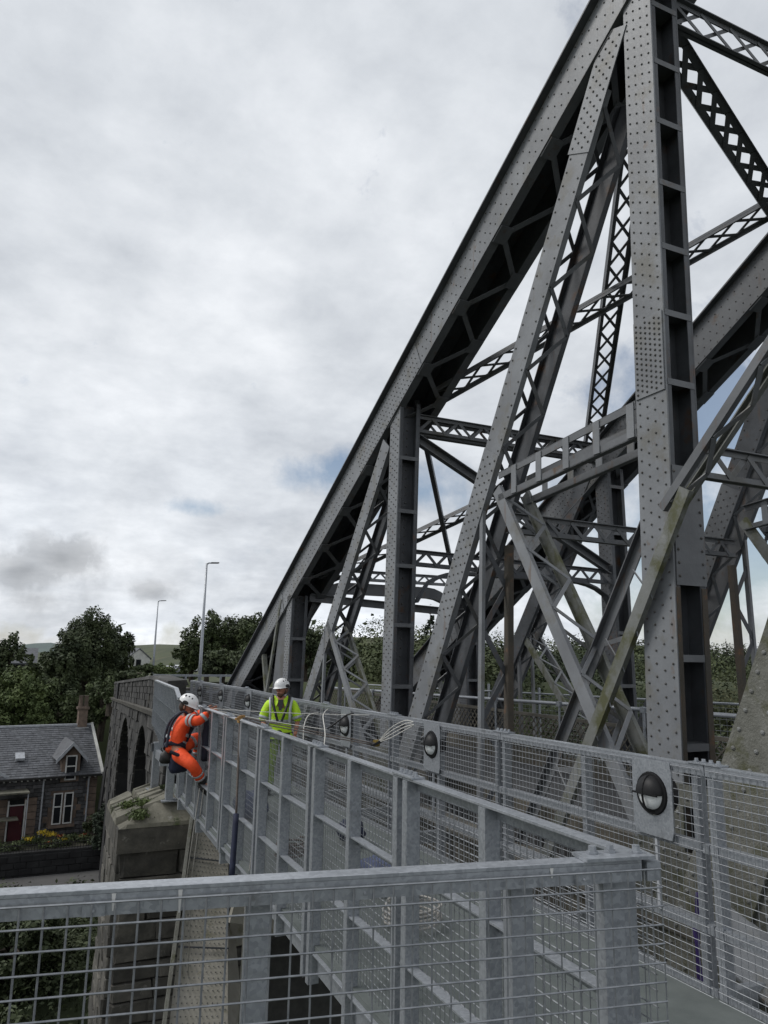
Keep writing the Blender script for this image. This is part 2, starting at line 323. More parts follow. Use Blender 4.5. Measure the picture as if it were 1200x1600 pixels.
def column(side, y0, y1, z0, z1, stiff, label=None):
    p = MB(); w = y1-y0; yc = (y0+y1)/2
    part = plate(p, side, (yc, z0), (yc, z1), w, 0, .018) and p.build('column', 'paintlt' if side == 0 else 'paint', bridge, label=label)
    q = MB(); plate(q, side, (yc, z0), (yc, z1), w, WID-.018, WID)
    plate(q, side, (yc+.02, z0), (yc+.02, z1), .014, .019, WID-.019)
    for uu in (.019, WID-.11): plate(q, side, (yc+.035, z0), (yc+.035, z1), .012, uu, uu+.09)
    for yy in (y0+.006, y1-.006):
        for uu in (.019, WID-.069): plate(q, side, (yy, z0), (yy, z1), .01, uu, uu+.05)
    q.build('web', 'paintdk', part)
    for k, z in enumerate(stiff):
        st = MB(); st.hexa([bp(side, .021, y0+.004, z), bp(side, WID-.021, y0+.004, z), bp(side, WID-.021, yc+.012, z), bp(side, .021, yc+.012, z),
            bp(side, .021, y0+.004, z+.012), bp(side, WID-.021, y0+.004, z+.012), bp(side, WID-.021, yc+.012, z+.012), bp(side, .021, yc+.012, z+.012)])
        st.hexa([bp(side, .021, y0-.004, z-.05), bp(side, WID-.021, y0-.004, z-.05), bp(side, WID-.021, y0+.003, z-.05), bp(side, .021, y0+.003, z-.05),
            bp(side, .021, y0-.004, z+.012), bp(side, WID-.021, y0-.004, z+.012), bp(side, WID-.021, y0+.003, z+.012), bp(side, .021, y0+.003, z+.012)])
        st.build('stiffener', 'paint', part)
    uo = outer_u(side, WID)
    h = w/2
    facerivets(side, part, rivet_rows(side, (yc, z0), (yc, z1), [-h+.05, -h*.25, h*.25, h-.05], .115, uo), .0118)
    rv = MB(); pts = []; z = z0+.1
    while z < z1:
        pts += [Vector((bx(side, WID*.42, z), yc+.013, z)), Vector((bx(side, WID*.62, z+.06), yc+.013, z+.06))]; z += .14
    rv.rivets(pts, (0, -1, 0), .015); rv.build('rivets', 'rivet', part, kind='stuff')
    return part
def zc_top(y): return 1.05+.5365*(21.36-y)
DCH = Vector((-1, .5365)).normalized()
NCH = Vector((-.5365, -1)).normalized()   # down, perpendicular
def chord(side):
    CW = .72; h = .60; o_ = 0 if side == 0 else -.30
    ya, yb = 23.6, 1.4
    dz_ = -.60 if side else 0
    p0, p1 = (ya, zc_top(ya)+dz_), (yb, zc_top(yb)+dz_)
    def sh(p, k): return (p[0]+NCH.x*k, p[1]+NCH.y*k)
    lo, hi = (o_, .02+o_), (CW-.02+o_, CW+o_)
    p = MB(); plate(p, side, sh(p0, .02+h/2), sh(p1, .02+h/2), h, *lo)
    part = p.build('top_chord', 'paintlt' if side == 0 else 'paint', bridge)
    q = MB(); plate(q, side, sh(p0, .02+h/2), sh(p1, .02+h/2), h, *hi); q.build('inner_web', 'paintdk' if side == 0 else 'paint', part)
    q = MB(); plate(q, side, sh(p0, .005), sh(p1, .005), .025, -.10+o_, CW+.10+o_)
    q.build('top_flange', 'paintdk', part)
    q = MB(); b_ = .02+h
    for a, b in ((-.035, .10), (CW-.10, CW+.035)): plate(q, side, sh(p0, b_+.008), sh(p1, b_+.008), .014, a+o_, b+o_)
    q.build('bottom_flange', 'paint', part)
    uo = outer_u(side, CW)+o_
    pts = rivet_rows(side, sh(p0, .02+h/2), sh(p1, .02+h/2), [-.26, -.16, .0, .13, .26], .15, uo)
    # splice plates with tight rows
    ln = math.hypot(ya-yb, p1[1]-p0[1])
    for (sa, sb) in (((23.6-12.6)/.8812, (23.6-10.2)/.8812), ((23.6-18.0)/.8812, (23.6-16.9)/.8812)):
        P = (p0[0]+DCH.x*sa, p0[1]+DCH.y*sa); Q = (p0[0]+DCH.x*sb, p0[1]+DCH.y*sb)
        q = MB(); uu = (-.013, -.001) if side == 0 else (CW+.001+o_, CW+.013+o_)
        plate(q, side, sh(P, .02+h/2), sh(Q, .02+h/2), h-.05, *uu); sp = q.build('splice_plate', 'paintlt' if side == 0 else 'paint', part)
        pts = [a for a in pts if not (Q[0]-.02 < a.y+0*(a.z) < P[0]+.02)]
        pts += rivet_rows(side, sh(P, .02+h/2), sh(Q, .02+h/2), [-.24, -.12, 0, .12, .24], .095, -.013 if side == 0 else CW+.013+o_, False)
    facerivets(side, part, pts, .0120)
    # lattice on the underside with gusset plates
    s_ = .3; k = 0; dep = .02+h+.02
    while s_ < ln-.8:
        P = Vector(p0)+DCH*s_; Q = Vector(p0)+DCH*(s_+.62)
        P, Q = sh(P, dep), sh(Q, dep); ua, ub = (.08+o_, CW-.08+o_) if k % 2 == 0 else (CW-.08+o_, .08+o_)
        bar('lacing_bar', 'paint', bp(side, ua, *P), bp(side, ub, *Q), .075, .014, part, wd=Vector((0, DCH.x, DCH.y)).cross(Vector((1, 0, 0))).cross(bp(side, ub, *Q)-bp(side, ua, *P)))
        g = MB(); plate(g, side, (P[0]-DCH.x*.13, P[1]-DCH.y*.13), (P[0]+DCH.x*.13, P[1]+DCH.y*.13), .012, ua-.1, ua+.1, off=.014)
        g.build('gusset', 'paint', part)
        s_ += .62; k += 1
    return part
for sd_ in (0, 1): chord(sd_)
zst = lambda a, b, n: [a+(b-a)*i/(n-1) for i in range(n)]
C1 = (4.88, 5.27); C2 = (10.68, 11.04); C3 = (16.05, 16.4)
for sd_ in (0, 1):
    column(sd_, C1[0], C1[1], -.6, 9.25-.6*sd_, [.3, 1.25, 2.0, 4.55, 5.25, 5.95, 6.65, 7.35, 8.05, 8.75], label='nearest tall column with a broad riveted face' if sd_ == 0 else None)
    column(sd_, C2[0], C2[1], -.6, 6.15-.6*sd_, [.35, 1.5, 2.45, 3.4, 4.3, 5.2])
    column(sd_, C3[0], C3[1], -.6, 3.25-.5*sd_, [1.4, 2.3])
# flush gusset plate on the near column and patch plates with dense rivets
col1 = [o for o in C.objects if o.name.startswith('column')][0]
q = MB(); q.hexa([bp(0, .022, 4.868, 2.62), bp(0, WID-.0, 4.868, 2.62), bp(0, WID-.0, 4.876, 2.62), bp(0, .022, 4.876, 2.62), bp(0, .022, 4.868, 3.72), bp(0, WID, 4.868, 3.72), bp(0, WID, 4.876, 3.72), bp(0, .022, 4.876, 3.72)])
q.build('cover_plate', 'paint', col1)
rv = MB(); pts = []
for k in range(9): pts += [Vector((bx(0, .05, 0)+.06, 4.867, 2.70+k*.12)), Vector((bx(0, WID-.04, 0)+.06, 4.867, 2.70+k*.12))]
rv.rivets(pts, (0, -1, 0), .014); rv.build('rivets', 'rivet', col1, kind='stuff')
q = MB(); plate(q, 0, (5.075, 4.45), (5.075, 5.25), .37, -.014, -.001); q.build('splice_plate', 'paintlt', col1)
facerivets(0, col1, rivet_rows(0, (5.075, 4.45), (5.075, 5.25), [-.15, -.09, -.03, .03, .09, .15], .055, -.014, True, (.04, .04)), .013)
q = MB()
for ua_, ub_ in ((.016, .06), (WID-.06, WID+.004)): q.hexa([bp(0, ua_, 4.872, -.2), bp(0, ub_, 4.872, -.2), bp(0, ub_, 4.879, -.2), bp(0, ua_, 4.879, -.2), bp(0, ua_, 4.872, 2.6), bp(0, ub_, 4.872, 2.6), bp(0, ub_, 4.879, 2.6), bp(0, ua_, 4.879, 2.6)])
q.build('edge_angles', 'paintrust', col1, label='rusty lower edge angles')
# wide gusset wall at the third column
for sd_ in (0, 1):
    q = MB(); q.hexa([bp(sd_, .03, 16.42, -.6), bp(sd_, .05, 16.42, -.6), bp(sd_, .05, 17.55, -.6), bp(sd_, .03, 17.55, -.6), bp(sd_, .03, 16.42, 3.2), bp(sd_, .05, 16.42, 3.2), bp(sd_, .05, 16.95, 3.0), bp(sd_, .03, 16.95, 3.0)])
    q.build('gusset_wall', 'paint', bridge)
    q = MB(); plate(q, sd_, (16.85, 3.2), (17.9, .2), .11, -.03, .015); q.build('edge_strut', 'paintmoss', bridge)
    q = MB(); plate(q, sd_, (18.3, 1.9), (17.3, 0.0), .12, .02, .12); q.build('edge_strut', 'paintmoss', bridge)
def laced(side, p0, p1, w, m_out, m_in, pitch=.42, us=(0, .38), flange=.075, nl=(True, True), rv=True, lbm='paint', name='diagonal', rr=.0145, rows=None, rpitch=.15, lbw=.05):
    d = Vector((p1[0]-p0[0], p1[1]-p0[1])); ln = d.length; d.normalize(); n = Vector((-d.y, d.x)); u0, u1 = us
    mb = MB(); plate(mb, side, p0, p1, w, u0, u0+.016)
    for k in (-1, 1): plate(mb, side, p0, p1, .012, u0+.017, u0+flange, off=k*(w/2-.006))
    part = mb.build(name, m_out, bridge)
    mb = MB(); plate(mb, side, p0, p1, w, u1-.016, u1)
    for k in (-1, 1): plate(mb, side, p0, p1, .012, u1-flange, u1-.017, off=k*(w/2-.006))
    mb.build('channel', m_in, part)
    for fi, k in enumerate((-1, 1)):
        if not nl[fi]: continue
        s_ = pitch*.3; j = 0
        while s_+pitch < ln:
            a, b = (u0+flange*.5, u1-flange*.5) if j % 2 == 0 else (u1-flange*.5, u0+flange*.5)
            o = k*(w/2+.007)
            P = bp(side, a, p0[0]+d.x*s_+n.x*o, p0[1]+d.y*s_+n.y*o); Q = bp(side, b, p0[0]+d.x*(s_+pitch)+n.x*o, p0[1]+d.y*(s_+pitch)+n.y*o)
            bar('lacing_bar', lbm, P, Q, lbw, .010, part, wd=(Q-P).cross(Vector((0, n.x, n.y)))); s_ += pitch; j += 1
    if rv:
        uo = u0 if side == 0 else u1
        facerivets(side, part, rivet_rows(side, p0, p1, rows or [-w/2+.05, w/2-.05], rpitch, uo, True), rr)
    return part
for sd_ in (0, 1):
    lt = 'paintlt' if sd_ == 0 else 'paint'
    # main diagonals
    d1 = laced(sd_, (10.35, .2), (5.72, 8.3), .37, lt, 'paintdk', .5, (0, .5))
    q = MB(); uu = (-.013, -.001) if sd_ == 0 else (.501, .513)
    plate(q, sd_, (9.05, 2.47), (7.85, 4.57), .375, *uu); q.build('splice_plate', lt, d1)
    facerivets(sd_, d1, rivet_rows(sd_, (9.05, 2.47), (7.85, 4.57), [-.14, -.05, .05, .14], .13, -.014 if sd_ == 0 else .514), .0145)
    q = MB(); plate(q, sd_, (6.05, 7.72), (5.4, 8.85), .42, *uu); q.build('splice_plate', lt, d1)
    facerivets(sd_, d1, rivet_rows(sd_, (6.05, 7.72), (5.4, 8.85), [-.14, -.05, .05, .14], .11, -.014 if sd_ == 0 else .514), .0145)
    d2 = laced(sd_, (15.6, -.1), (11.2, 5.55), .34, lt, 'paintdk', .45, (0, .45))
    # laced struts from the middle of each diagonal to the foot of the next column
    laced(sd_, (5.25, .25), (7.75, 4.05), .16, 'paintlt', 'paintmoss', .42, (0, .46), .05, (True, True), False, 'paintlt', 'sub_diagonal', lbw=.045)
    laced(sd_, (11.35, .1), (13.7, 2.55), .14, 'paintlt', 'paintmoss', .34, (0, .42), .05, (True, True), False, 'paintlt', 'sub_diagonal', lbw=.04)
    # the counter strut that straddles the near column
    if sd_ == 0: cs_ = laced(sd_, (4.90, 3.30), (2.6, 5.50), .08, 'paint', 'paintmoss', .34, (-.11, .13), .06, (False, True), False, 'paintlt', 'counter_strut', lbw=.05)
    if sd_ == 0:
        mb = MB(); plate(mb, sd_, (6.75, -.2), (4.62, 3.43), .125, -.11, -.095); plate(mb, sd_, (6.75, -.2), (4.62, 3.43), .012, -.094, -.05, off=.056); plate(mb, sd_, (6.75, -.2), (4.62, 3.43), .012, -.094, -.05, off=-.056); mb.build('lower_channel', 'paintmoss', cs_)
        mb = MB(); plate(mb, sd_, (7.73, -.2), (5.35, 3.6), .125, .36, .375); plate(mb, sd_, (7.73, -.2), (5.35, 3.6), .012, .30, .359, off=-.056); mb.build('lower_channel', 'paint', cs_)
        for k in range(8):
            t = .12+.09*k; t2 = t+.05*(1 if k % 2 else -1); a = bp(sd_, -.09, 6.75-2.13*t-.09, -.2+3.63*t); b = bp(sd_, .34, 7.73-2.38*t2-.09, -.2+3.8*t2); bar('lacing_bar', 'paintlt', a, b, .045, .01, cs_, wd=(0, .5, .86))
    # laced posts
    pst = MB(); plate(pst, sd_, (8.1, -.3), (8.1, 3.95), .075, 0, .05); po = pst.build('post', 'paintlt', bridge)
    pst = MB(); plate(pst, sd_, (8.05, -.3), (8.05, 3.4), .10, .36, .44); pi_ = pst.build('post', 'paintrust', bridge)
    z = 3.4; j = 0
    while z > .2:
        a, b = (.03, .38) if j % 2 == 0 else (.38, .03)
        bar('lacing_bar', 'paintdk', bp(sd_, a, 8.08, z), bp(sd_, b, 8.08, z-.55), .07, .012, po, wd=Vector((b-a, 0, -.55)).cross(Vector((0, 1, 0))))
        z -= .55; j += 1
    pst = MB(); plate(pst, sd_, (13.8, -.3), (13.8, 2.45), .07, 0, .05); pst.build('post', 'paintlt', bridge)
    pst = MB(); plate(pst, sd_, (13.8, -.3), (13.8, 2.2), .08, .34, .40); pst.build('post', 'paint', bridge)
    # battened strut from the diagonal joint to the near column
    st = MB()
    for ua_, ub_ in ((0, .02), (.43, .45)):
        plate(st, sd_, (7.7, 4.22), (5.28, 4.42), .085, ua_, ub_); plate(st, sd_, (7.7, 3.93), (5.28, 4.13), .085, ua_, ub_)
        plate(st, sd_, (7.7, 4.256), (5.28, 4.456), .012, ua_, ub_+.06); plate(st, sd_, (7.7, 3.894), (5.28, 4.094), .012, ua_, ub_+.06)
    sp = st.build('battened_strut', 'paint', bridge)
    for k in range(5):
        y = 7.35-k*.5; zz = 4.075+(7.7-y)*.083
        for ua_, ub_ in ((-.012, -.001), (.451, .462)): b_ = MB(); plate(b_, sd_, (y, zz-.175), (y, zz+.175), .10, ua_, ub_); b_.build('batten', 'paintlt', sp)
    # big plated leg at the right edge
    q = MB(); plate(q, sd_, (4.95, -.75), (2.86, 3.9), .62, -.06, -.035); lg = q.build('plated_leg', 'lichen', bridge, label='broad lichen covered plate leg' if sd_ == 0 else None)
    q = MB(); plate(q, sd_, (4.95, -.75), (2.86, 3.9), .58, -.034, .5); q.build('leg_core', 'paintdk', lg)
    facerivets(sd_, lg, rivet_rows(sd_, (4.95, -.75), (2.86, 3.9), [-.25, -.06, .25], .16, -.06 if sd_ == 0 else .5), .021, 'rivetlt')
    # gussets at the column feet
    if sd_ == 0:
        for (ya_, yb_, za_, zb_) in ((4.05, 5.45, -.75, .42), (4.05, 4.42, .42, .8), (4.86, 5.4, .42, .95), (4.05, 4.86, .78, .95)):
            q = MB(); q.hexa([bp(0, -.03, ya_, za_), bp(0, -.012, ya_, za_), bp(0, -.012, yb_, za_), bp(0, -.03, yb_, za_), bp(0, -.03, ya_, zb_-.002), bp(0, -.012, ya_, zb_-.002), bp(0, -.012, yb_, zb_-.002), bp(0, -.03, yb_, zb_-.002)]); g = q.build('foot_gusset', 'lichendark', bridge)
            facerivets(0, g, [bp(0, -.03, y_, z_) for z_ in np.arange(za_+.06, zb_-.03, .12) for y_ in np.arange(ya_+.06, yb_-.03, .14)], .017, 'rivetlt')
    for yc_, hh in (((5.3, .75),) if sd_ else ())+((10.85, .55), (16.2, .5)):
        q = MB(); q.hexa([bp(sd_, -.03, yc_-.75, -.75), bp(sd_, -.012, yc_-.75, -.75), bp(sd_, -.012, yc_+.95, -.75), bp(sd_, -.03, yc_+.95, -.75),
            bp(sd_, -.03, yc_-.28, hh), bp(sd_, -.012, yc_-.28, hh), bp(sd_, -.012, yc_+.45, hh), bp(sd_, -.03, yc_+.45, hh)])
        g = q.build('foot_gusset', 'lichendark', bridge)
        pts = [bp(sd_, -.03, yc_+a, b) for b in np.arange(-.65, hh-.05, .13) for a in np.arange(-.55+.3*(b+.7), .75-.3*(b+.7), .15)]
        facerivets(sd_, g, pts, .018, 'rivetlt')
    # level chord at deck height
    q = MB(); plate(q, sd_, (22, -.48), (1.5, -.48), .5, .02, .04); plate(q, sd_, (22, -.2), (1.5, -.2), .03, -.08, .45); plate(q, sd_, (22, -.75), (1.5, -.75), .03, -.08, .45)
    bc = q.build('bottom_chord', 'brownsteel', bridge)
    facerivets(sd_, bc, rivet_rows(sd_, (22, -.48), (1.5, -.48), [-.2, .2], .16, .02 if sd_ == 0 else .04), .016, 'rivetlt')

# --- members that tie the two trusses together
def lattice(P, Q, depth, dvec, m='paint', name='lateral_strut', thick=.07, width=.10, pitch=None, bw=.045, lbm=None, single=False):
    """two parallel flanges from P to Q, set depth apart along dvec, joined by crossed lacing bars"""
    P, Q = Vector(P), Vector(Q); dv = Vector(dvec).normalized(); d = (Q-P); ln = d.length; d.normalize(); dv = (dv-d*dv.dot(d)).normalized(); n = d.cross(dv)
    mb = MB()
    for k in (-1, 1):
        o = dv*k*depth/2
        mb.beam(P+o, Q+o, thick, .012, dv); mb.beam(P+o+dv*k*(thick/2-.006), Q+o+dv*k*(thick/2-.006), .012, width, dv)
    part = mb.build(name, m, bridge); pitch = pitch or depth*1.5; s_ = 0.02; j = 0
    while s_+pitch < ln:
        for fl in ((-1, 1) if not single else ((1,) if j % 2 else (-1,))):
            a = P+d*s_+dv*fl*depth*.5+n*(.011*fl); b = P+d*(s_+pitch)-dv*fl*depth*.5+n*(.011*fl)
            bar('lacing_bar', lbm or m, a, b, bw, .008, part, wd=(b-a).cross(n))
        s_ += pitch; j += 1
    return part
def AX(z): return bx(0, .4, z)
def BX(z): return bx(1, .4, z)
Z = (0, 0, 1)
lattice((AX(5.8), 10.8, 5.85), (BX(5.8), 10.8, 5.85), .25, Z, single=True, pitch=.26, bw=.05)
lattice((AX(5.8), 11.0, 5.85), (BX(5.8), 11.0, 5.85), .25, Z, single=True, pitch=.26, bw=.05)
lattice((AX(3.7)-.05, 8.0, 3.69), (BX(3.7)+.05, 8.0, 3.65), .2, Z, 'paint', single=True, pitch=.2, bw=.05)
lattice((AX(3.8), 5.0, 3.84), (BX(3.8), 5.0, 3.84), .26, Z, 'paint', single=True, pitch=.25, bw=.06)
lattice((AX(8.9), 5.0, 8.9), (BX(8.9), 5.0, 8.9), .3, Z, 'paint')
lattice((AX(3.5), 10.8, 3.54), (BX(3.5), 10.8, 3.46), .2, Z, 'paintdk', single=True, pitch=.2, bw=.05)
lattice((AX(3.8)+.0, 16.2, 3.8), (BX(3.8), 16.2, 3.8), .18, Z, 'paintlt', single=True, pitch=.2, bw=.045)
# chord-plane diagonals
Nn = Vector((0, .5365, 1)).normalized()
def lat(a, b, **kw): return lattice(a, b, .28, Vector((0, -1, .5365)), **kw)
ztop = lambda y: zc_top(y)-.30
lat((5.75, 10.45, 6.28), (9.5, 6.0, 8.72), name='chord_brace', m='paint')
lat((5.75, 5.4, ztop(5.4)), (9.65, 11.3, ztop(11.3)-.25), name='chord_brace', m='paint')
lat((5.75, 15.95, 3.6), (9.5, 11.5, 5.88), name='chord_brace', m='paint')
q = MB(); q.beam((5.6, 11.0, ztop(11.0)), (9.5, 16.2, ztop(16.2)-.3), .11, .09); q.build('chord_brace', 'paint', bridge)
# sloping braces inside the frame at each column pair
def portal(y, za, zb, m='paint'):
    q = MB(); q.beam((AX(za), y, za), (BX(zb), y, zb), .17, .02, Z); q.beam((AX(za), y-.05, za+.08), (BX(zb), y-.05, zb+.08), .015, .12, Z); q.beam((AX(za), y-.05, za-.08), (BX(zb), y-.05, zb-.08), .015, .1, Z); q.build('sway_brace', m, bridge)
portal(10.8, 5.55, 3.6); portal(16.0, 3.2, 3.0)
lattice((5.75, 5.3, 9.02), (9.5, 6.6, 8.32), .23, Vector((0, -1, .5365)), 'paint', 'chord_brace', .09, .10, .40, .07)
portal(10.8, 3.3, 1.3, 'paintdk') if False else None
# curved portal at the far end
def arch(y, zt, xs, xe, m, rise, hh=.2, th=.02):
    mb = MB(); n = 22; prev = None
    for i in range(n+1):
        t = i/n; x = xs+(xe-xs)*t; e_ = min(t, 1-t)*2*abs(xe-xs)/2; k = max(0, 1-e_/.95); zz = zt-rise*(1-math.sqrt(max(0, 1-k*k)))
        if prev:
            a, b = prev; mb.hexa([(a, y-.01, b-hh), (x, y-.01, zz-hh), (x, y+.01, zz-hh), (a, y+.01, b-hh), (a, y-.01, b), (x, y-.01, zz), (x, y+.01, zz), (a, y+.01, b)])
            mb.hexa([(a, y-.09, b-hh-.015), (x, y-.09, zz-hh-.015), (x, y+.09, zz-hh-.015), (a, y+.09, b-hh-.015), (a, y-.09, b-hh), (x, y-.09, zz-hh), (x, y+.09, zz-hh), (a, y+.09, b-hh)])
        prev = (x, zz)
    return mb.build('portal_arch', m, bridge)
arch(16.25, 3.62, AX(3), BX(3), 'paint', 1.0, .26)
arch(10.7, 3.36, AX(3), BX(3), 'paintdk', .5, .05)
for y in (10.8, 16.2, 8.0, 5.0, 13.5, 19.0):      # cross girders below the road
    q = MB(); q.beam((5.2, y, -.62), (9.8, y, -.62), .5, .02, Z); q.beam((5.2, y, -.38), (9.8, y, -.38), .02, .2, Z); q.beam((5.2, y, -.86), (9.8, y, -.86), .02, .2, Z); q.build('cross_girder', 'brownsteel', bridge)
# curved brown bracing seen low down
for k, (a, b) in enumerate((((3.2, 12.6, -2.0), (6.4, 13.4, -4.0)), ((3.3, 13.2, -2.6), (7.4, 14.4, -3.3)))):
    mb = MB(); pts = []
    for i in range(13):
        t = i/12; pts.append(Vector(a).lerp(Vector(b), t)+Vector((0, 0, .35*math.sin(t*math.pi))))
    for i in range(12): mb.beam(pts[i], pts[i+1], .5, .08, Z); mb.beam(pts[i]+Vector((0, 0, .26)), pts[i+1]+Vector((0, 0, .26)), .03, .3, Z)
    mb.build('lower_brace', 'legpaint', bridge)
# riveted anchor leg standing outside the truss
mb = MB(); A0, A1 = (2.90, 14.6, -.75), (3.52, 14.6, -.9); B0, B1 = (1.60, 9.4, -4.4), (2.52, 9.4, -4.5)
mb.hexa([B0, B1, (3.15, 10.2, -4.9), (2.2, 10.2, -4.9), A0, A1, (3.6, 15.2, -1.2), (3.0, 15.2, -1.2)])
leg = mb.build('anchor_leg', 'legpaint', bridge, label='sloping riveted box leg going down in front of the stone pier')
def facegrid(P00, P10, P01, P11, nu, nv, r, m, parent, st=True):
    P00, P10, P01, P11 = map(Vector, (P00, P10, P01, P11)); pts = []
    for j in range(nv):
        for i in range(nu):
            s_ = (i+(.5 if (st and j % 2) else 0)+.4)/nu; t = (j+.5)/nv
            if s_ > .97: continue
            pts.append((P00*(1-s_)+P10*s_)*(1-t)+(P01*(1-s_)+P11*s_)*t)
    mb = MB(); mb.rivets(pts, (P10-P00).cross(P01-P00), r); return mb.build('rivets', m, parent, kind='stuff')
facegrid(B0, B1, A0, A1, 11, 70, .011, 'rivetlt', leg)
for s_ in (.28, .55, .8):
    mb = MB(); a = Vector(B0).lerp(Vector(A0), s_)+Vector((-.01, -.02, .02)); b = Vector(B1).lerp(Vector(A1), s_)+Vector((.01, -.02, .02)); mb.beam(a, b, .02, .02); mb.build('seam', 'paintdk', leg)
mb = MB(); mb.beam((1.5, 9.35, -4.35), (2.86, 14.55, -.71), .05, .12, (1, 0, 0)); mb.build('edge_angle', 'lichen', leg)

# ---- road on the bridge
mb = MB(); mb.box((7.5, 12.5, -.20), (3.5, 26, .2)); mb.build('road_deck', 'asphalt', kind='structure')
mb = MB(); mb.box((5.95, 12.5, .0), (.35, 26, .35)); mb.build('road_kerb', 'brownsteel', kind='structure')
mb = MB(); mb.box((9.15, 12.5, -.02), (.3, 26, .22)); mb.build('road_kerb', 'brownsteel', kind='structure')
par = thing('lattice_parapet', (9.2, 12, 0), 'rusty diamond lattice parapet with tubular rails on far side of the bridge road', 'parapet')
def parapet(root, x, y0, y1, zt, slope=0.0, solid=False):
    zt_ = lambda y: zt-.022*(y-11)
    mb = MB(); mb.tube([(x, y0, zt_(y0)), (x, y1, zt_(y1))], .035, 8); mb.build('rail', 'galv', root, smooth=True)
    mb = MB(); mb.beam((x, y0, .86), (x, y1, .80), .06, .05); mb.beam((x, y0, .12), (x, y1, .12), .06, .05); mb.build('lattice_frame', 'brownsteel', root)
    y = y0
    while y < y1:
        mb = MB(); mb.tube([(x-.05, y, 0), (x-.05, y, zt_(y))], .025, 6); mb.box((x-.05, y, zt_(y)), (.07, .1, .09)); mb.build('post', 'galv', root); y += 2.2
    mb = MB(); y = y0; s_ = .16
    while y < y1:
        for a, b in (((y), (y+.68)), ((y+.68), (y))):
            mb.beam((x+(.006 if a < b else -.006), a, .14), (x+(.006 if a < b else -.006), b, .82), .012, .022, (1, 0, 0))
        y += s_
    mb.build('lattice', 'brownsteel', root, kind='stuff')
parapet(par, 9.15, 3, 25, 1.12)
par2 = thing('outer_rail_fence', (11.3, 12, 0), 'thin grey tube rail with wire mesh beyond the far truss', 'fence')
mb = MB(); mb.tube([(11.3, 3, 1.36), (11.3, 26, .85)], .022, 6); mb.build('rail', 'galv', par2)
mb = MB()
for k in range(11): mb.tube([(11.3, 3, 1.28-k*.1), (11.3, 26, .77-k*.1)], .004, 4)
for k in range(150): y = 3+k*.153; mb.tube([(11.3, y, .2), (11.3, y, 1.3-.022*(y-3))], .004, 4)
mb.build('mesh_panel', 'galvwire', par2, kind='stuff')
for k in range(10): mb = MB(); y = 4+k*2.3; mb.box((11.35, y, .6), (.05, .05, 1.25)); mb.build('post', 'galv', par2)
mb = MB(); mb.box((10.9, 14, -.1), (1.1, 24, .12)); mb.build('far_walkway', 'deckgrey', kind='structure')

# ================================================================== the walkway we look along
zr = lambda y: 1.335-.011*y
XL = lambda y: 1.935+(y-2.1)*.0225
XR = 4.02
mb = MB()
ys = [2.05, 6, 10, 12.8]
for a, b in zip(ys[:-1], ys[1:]):
    mb.hexa([(XL(a), a, zr(a)-1.45), (XR, a, zr(a)-1.45), (XR, b, zr(b)-1.45), (XL(b), b, zr(b)-1.45), (XL(a), a, zr(a)-1.38), (XR, a, zr(a)-1.38), (XR, b, zr(b)-1.38), (XL(b), b, zr(b)-1.38)])
mb.hexa([(2.75, 12.8, -.25), (XR, 12.8, -.25), (XR, 22, -.1), (3.1, 22, -.1), (2.75, 12.8, zr(12.8)-1.38), (XR, 12.8, zr(12.8)-1.38), (XR, 22, -.03), (3.1, 22, -.03)])
mb.build('walkway_deck', 'deckgrey', kind='structure')
mb = MB(); mb.hexa([(-1.6, 0.4, -.12), (XR, .4, -.12), (XR, 2.05, -.12), (-1.6, 2.05, -.12), (-1.6, 0.4, -.05), (XR, .4, -.05), (XR, 2.05, -.05), (-1.6, 2.05, -.05)])
mb.build('platform_deck', 'deckgrey', kind='structure')

def wires(mb, P, Q, zt0, zt1, h, pv=.05, ph=.05, r=.0026, inward=(1, 0, 0)):
    """mesh from P to Q (xy), hanging h below the top heights zt0/zt1"""
    P, Q = Vector((*P, 0)), Vector((*Q, 0)); ln = (Q-P).length; iw = Vector(inward).normalized()
    n = int(ln/pv); m = int(h/ph)
    for k in range(n+1):
        t = k*pv/ln; p = P.lerp(Q, t); zt = zt0+(zt1-zt0)*t
        mb.tube([(p.x, p.y, zt-h), (p.x, p.y, zt)], r, 4, False)
    for j in range(m+1):
        o = iw*(r*1.8); mb.tube([(P.x+o.x, P.y+o.y, zt0-j*ph), (Q.x+o.x, Q.y+o.y, zt1-j*ph)], r, 4, False)
def splice(root, c, along, n=4, w=.085):
    a = Vector(along).normalized(); s_ = bar('splice_plate', 'galv', Vector(c)-a*.13+Vector((0, 0, .006)), Vector(c)+a*.13+Vector((0, 0, .006)), .011, w, root, wd=Z, kind='bar')
    for k in range(n):
        p = Vector(c)+a*(-.09+.18*k/(n-1))+Vector((0, 0, .0125))
        M = Matrix.Translation(p) @ Matrix.Rotation(random.random(), 4, 'Z') @ Matrix.Diagonal((.027, .027, .022, 1))
        link('bolt', shape('bolt', 'galv'), s_, M)
    return s_
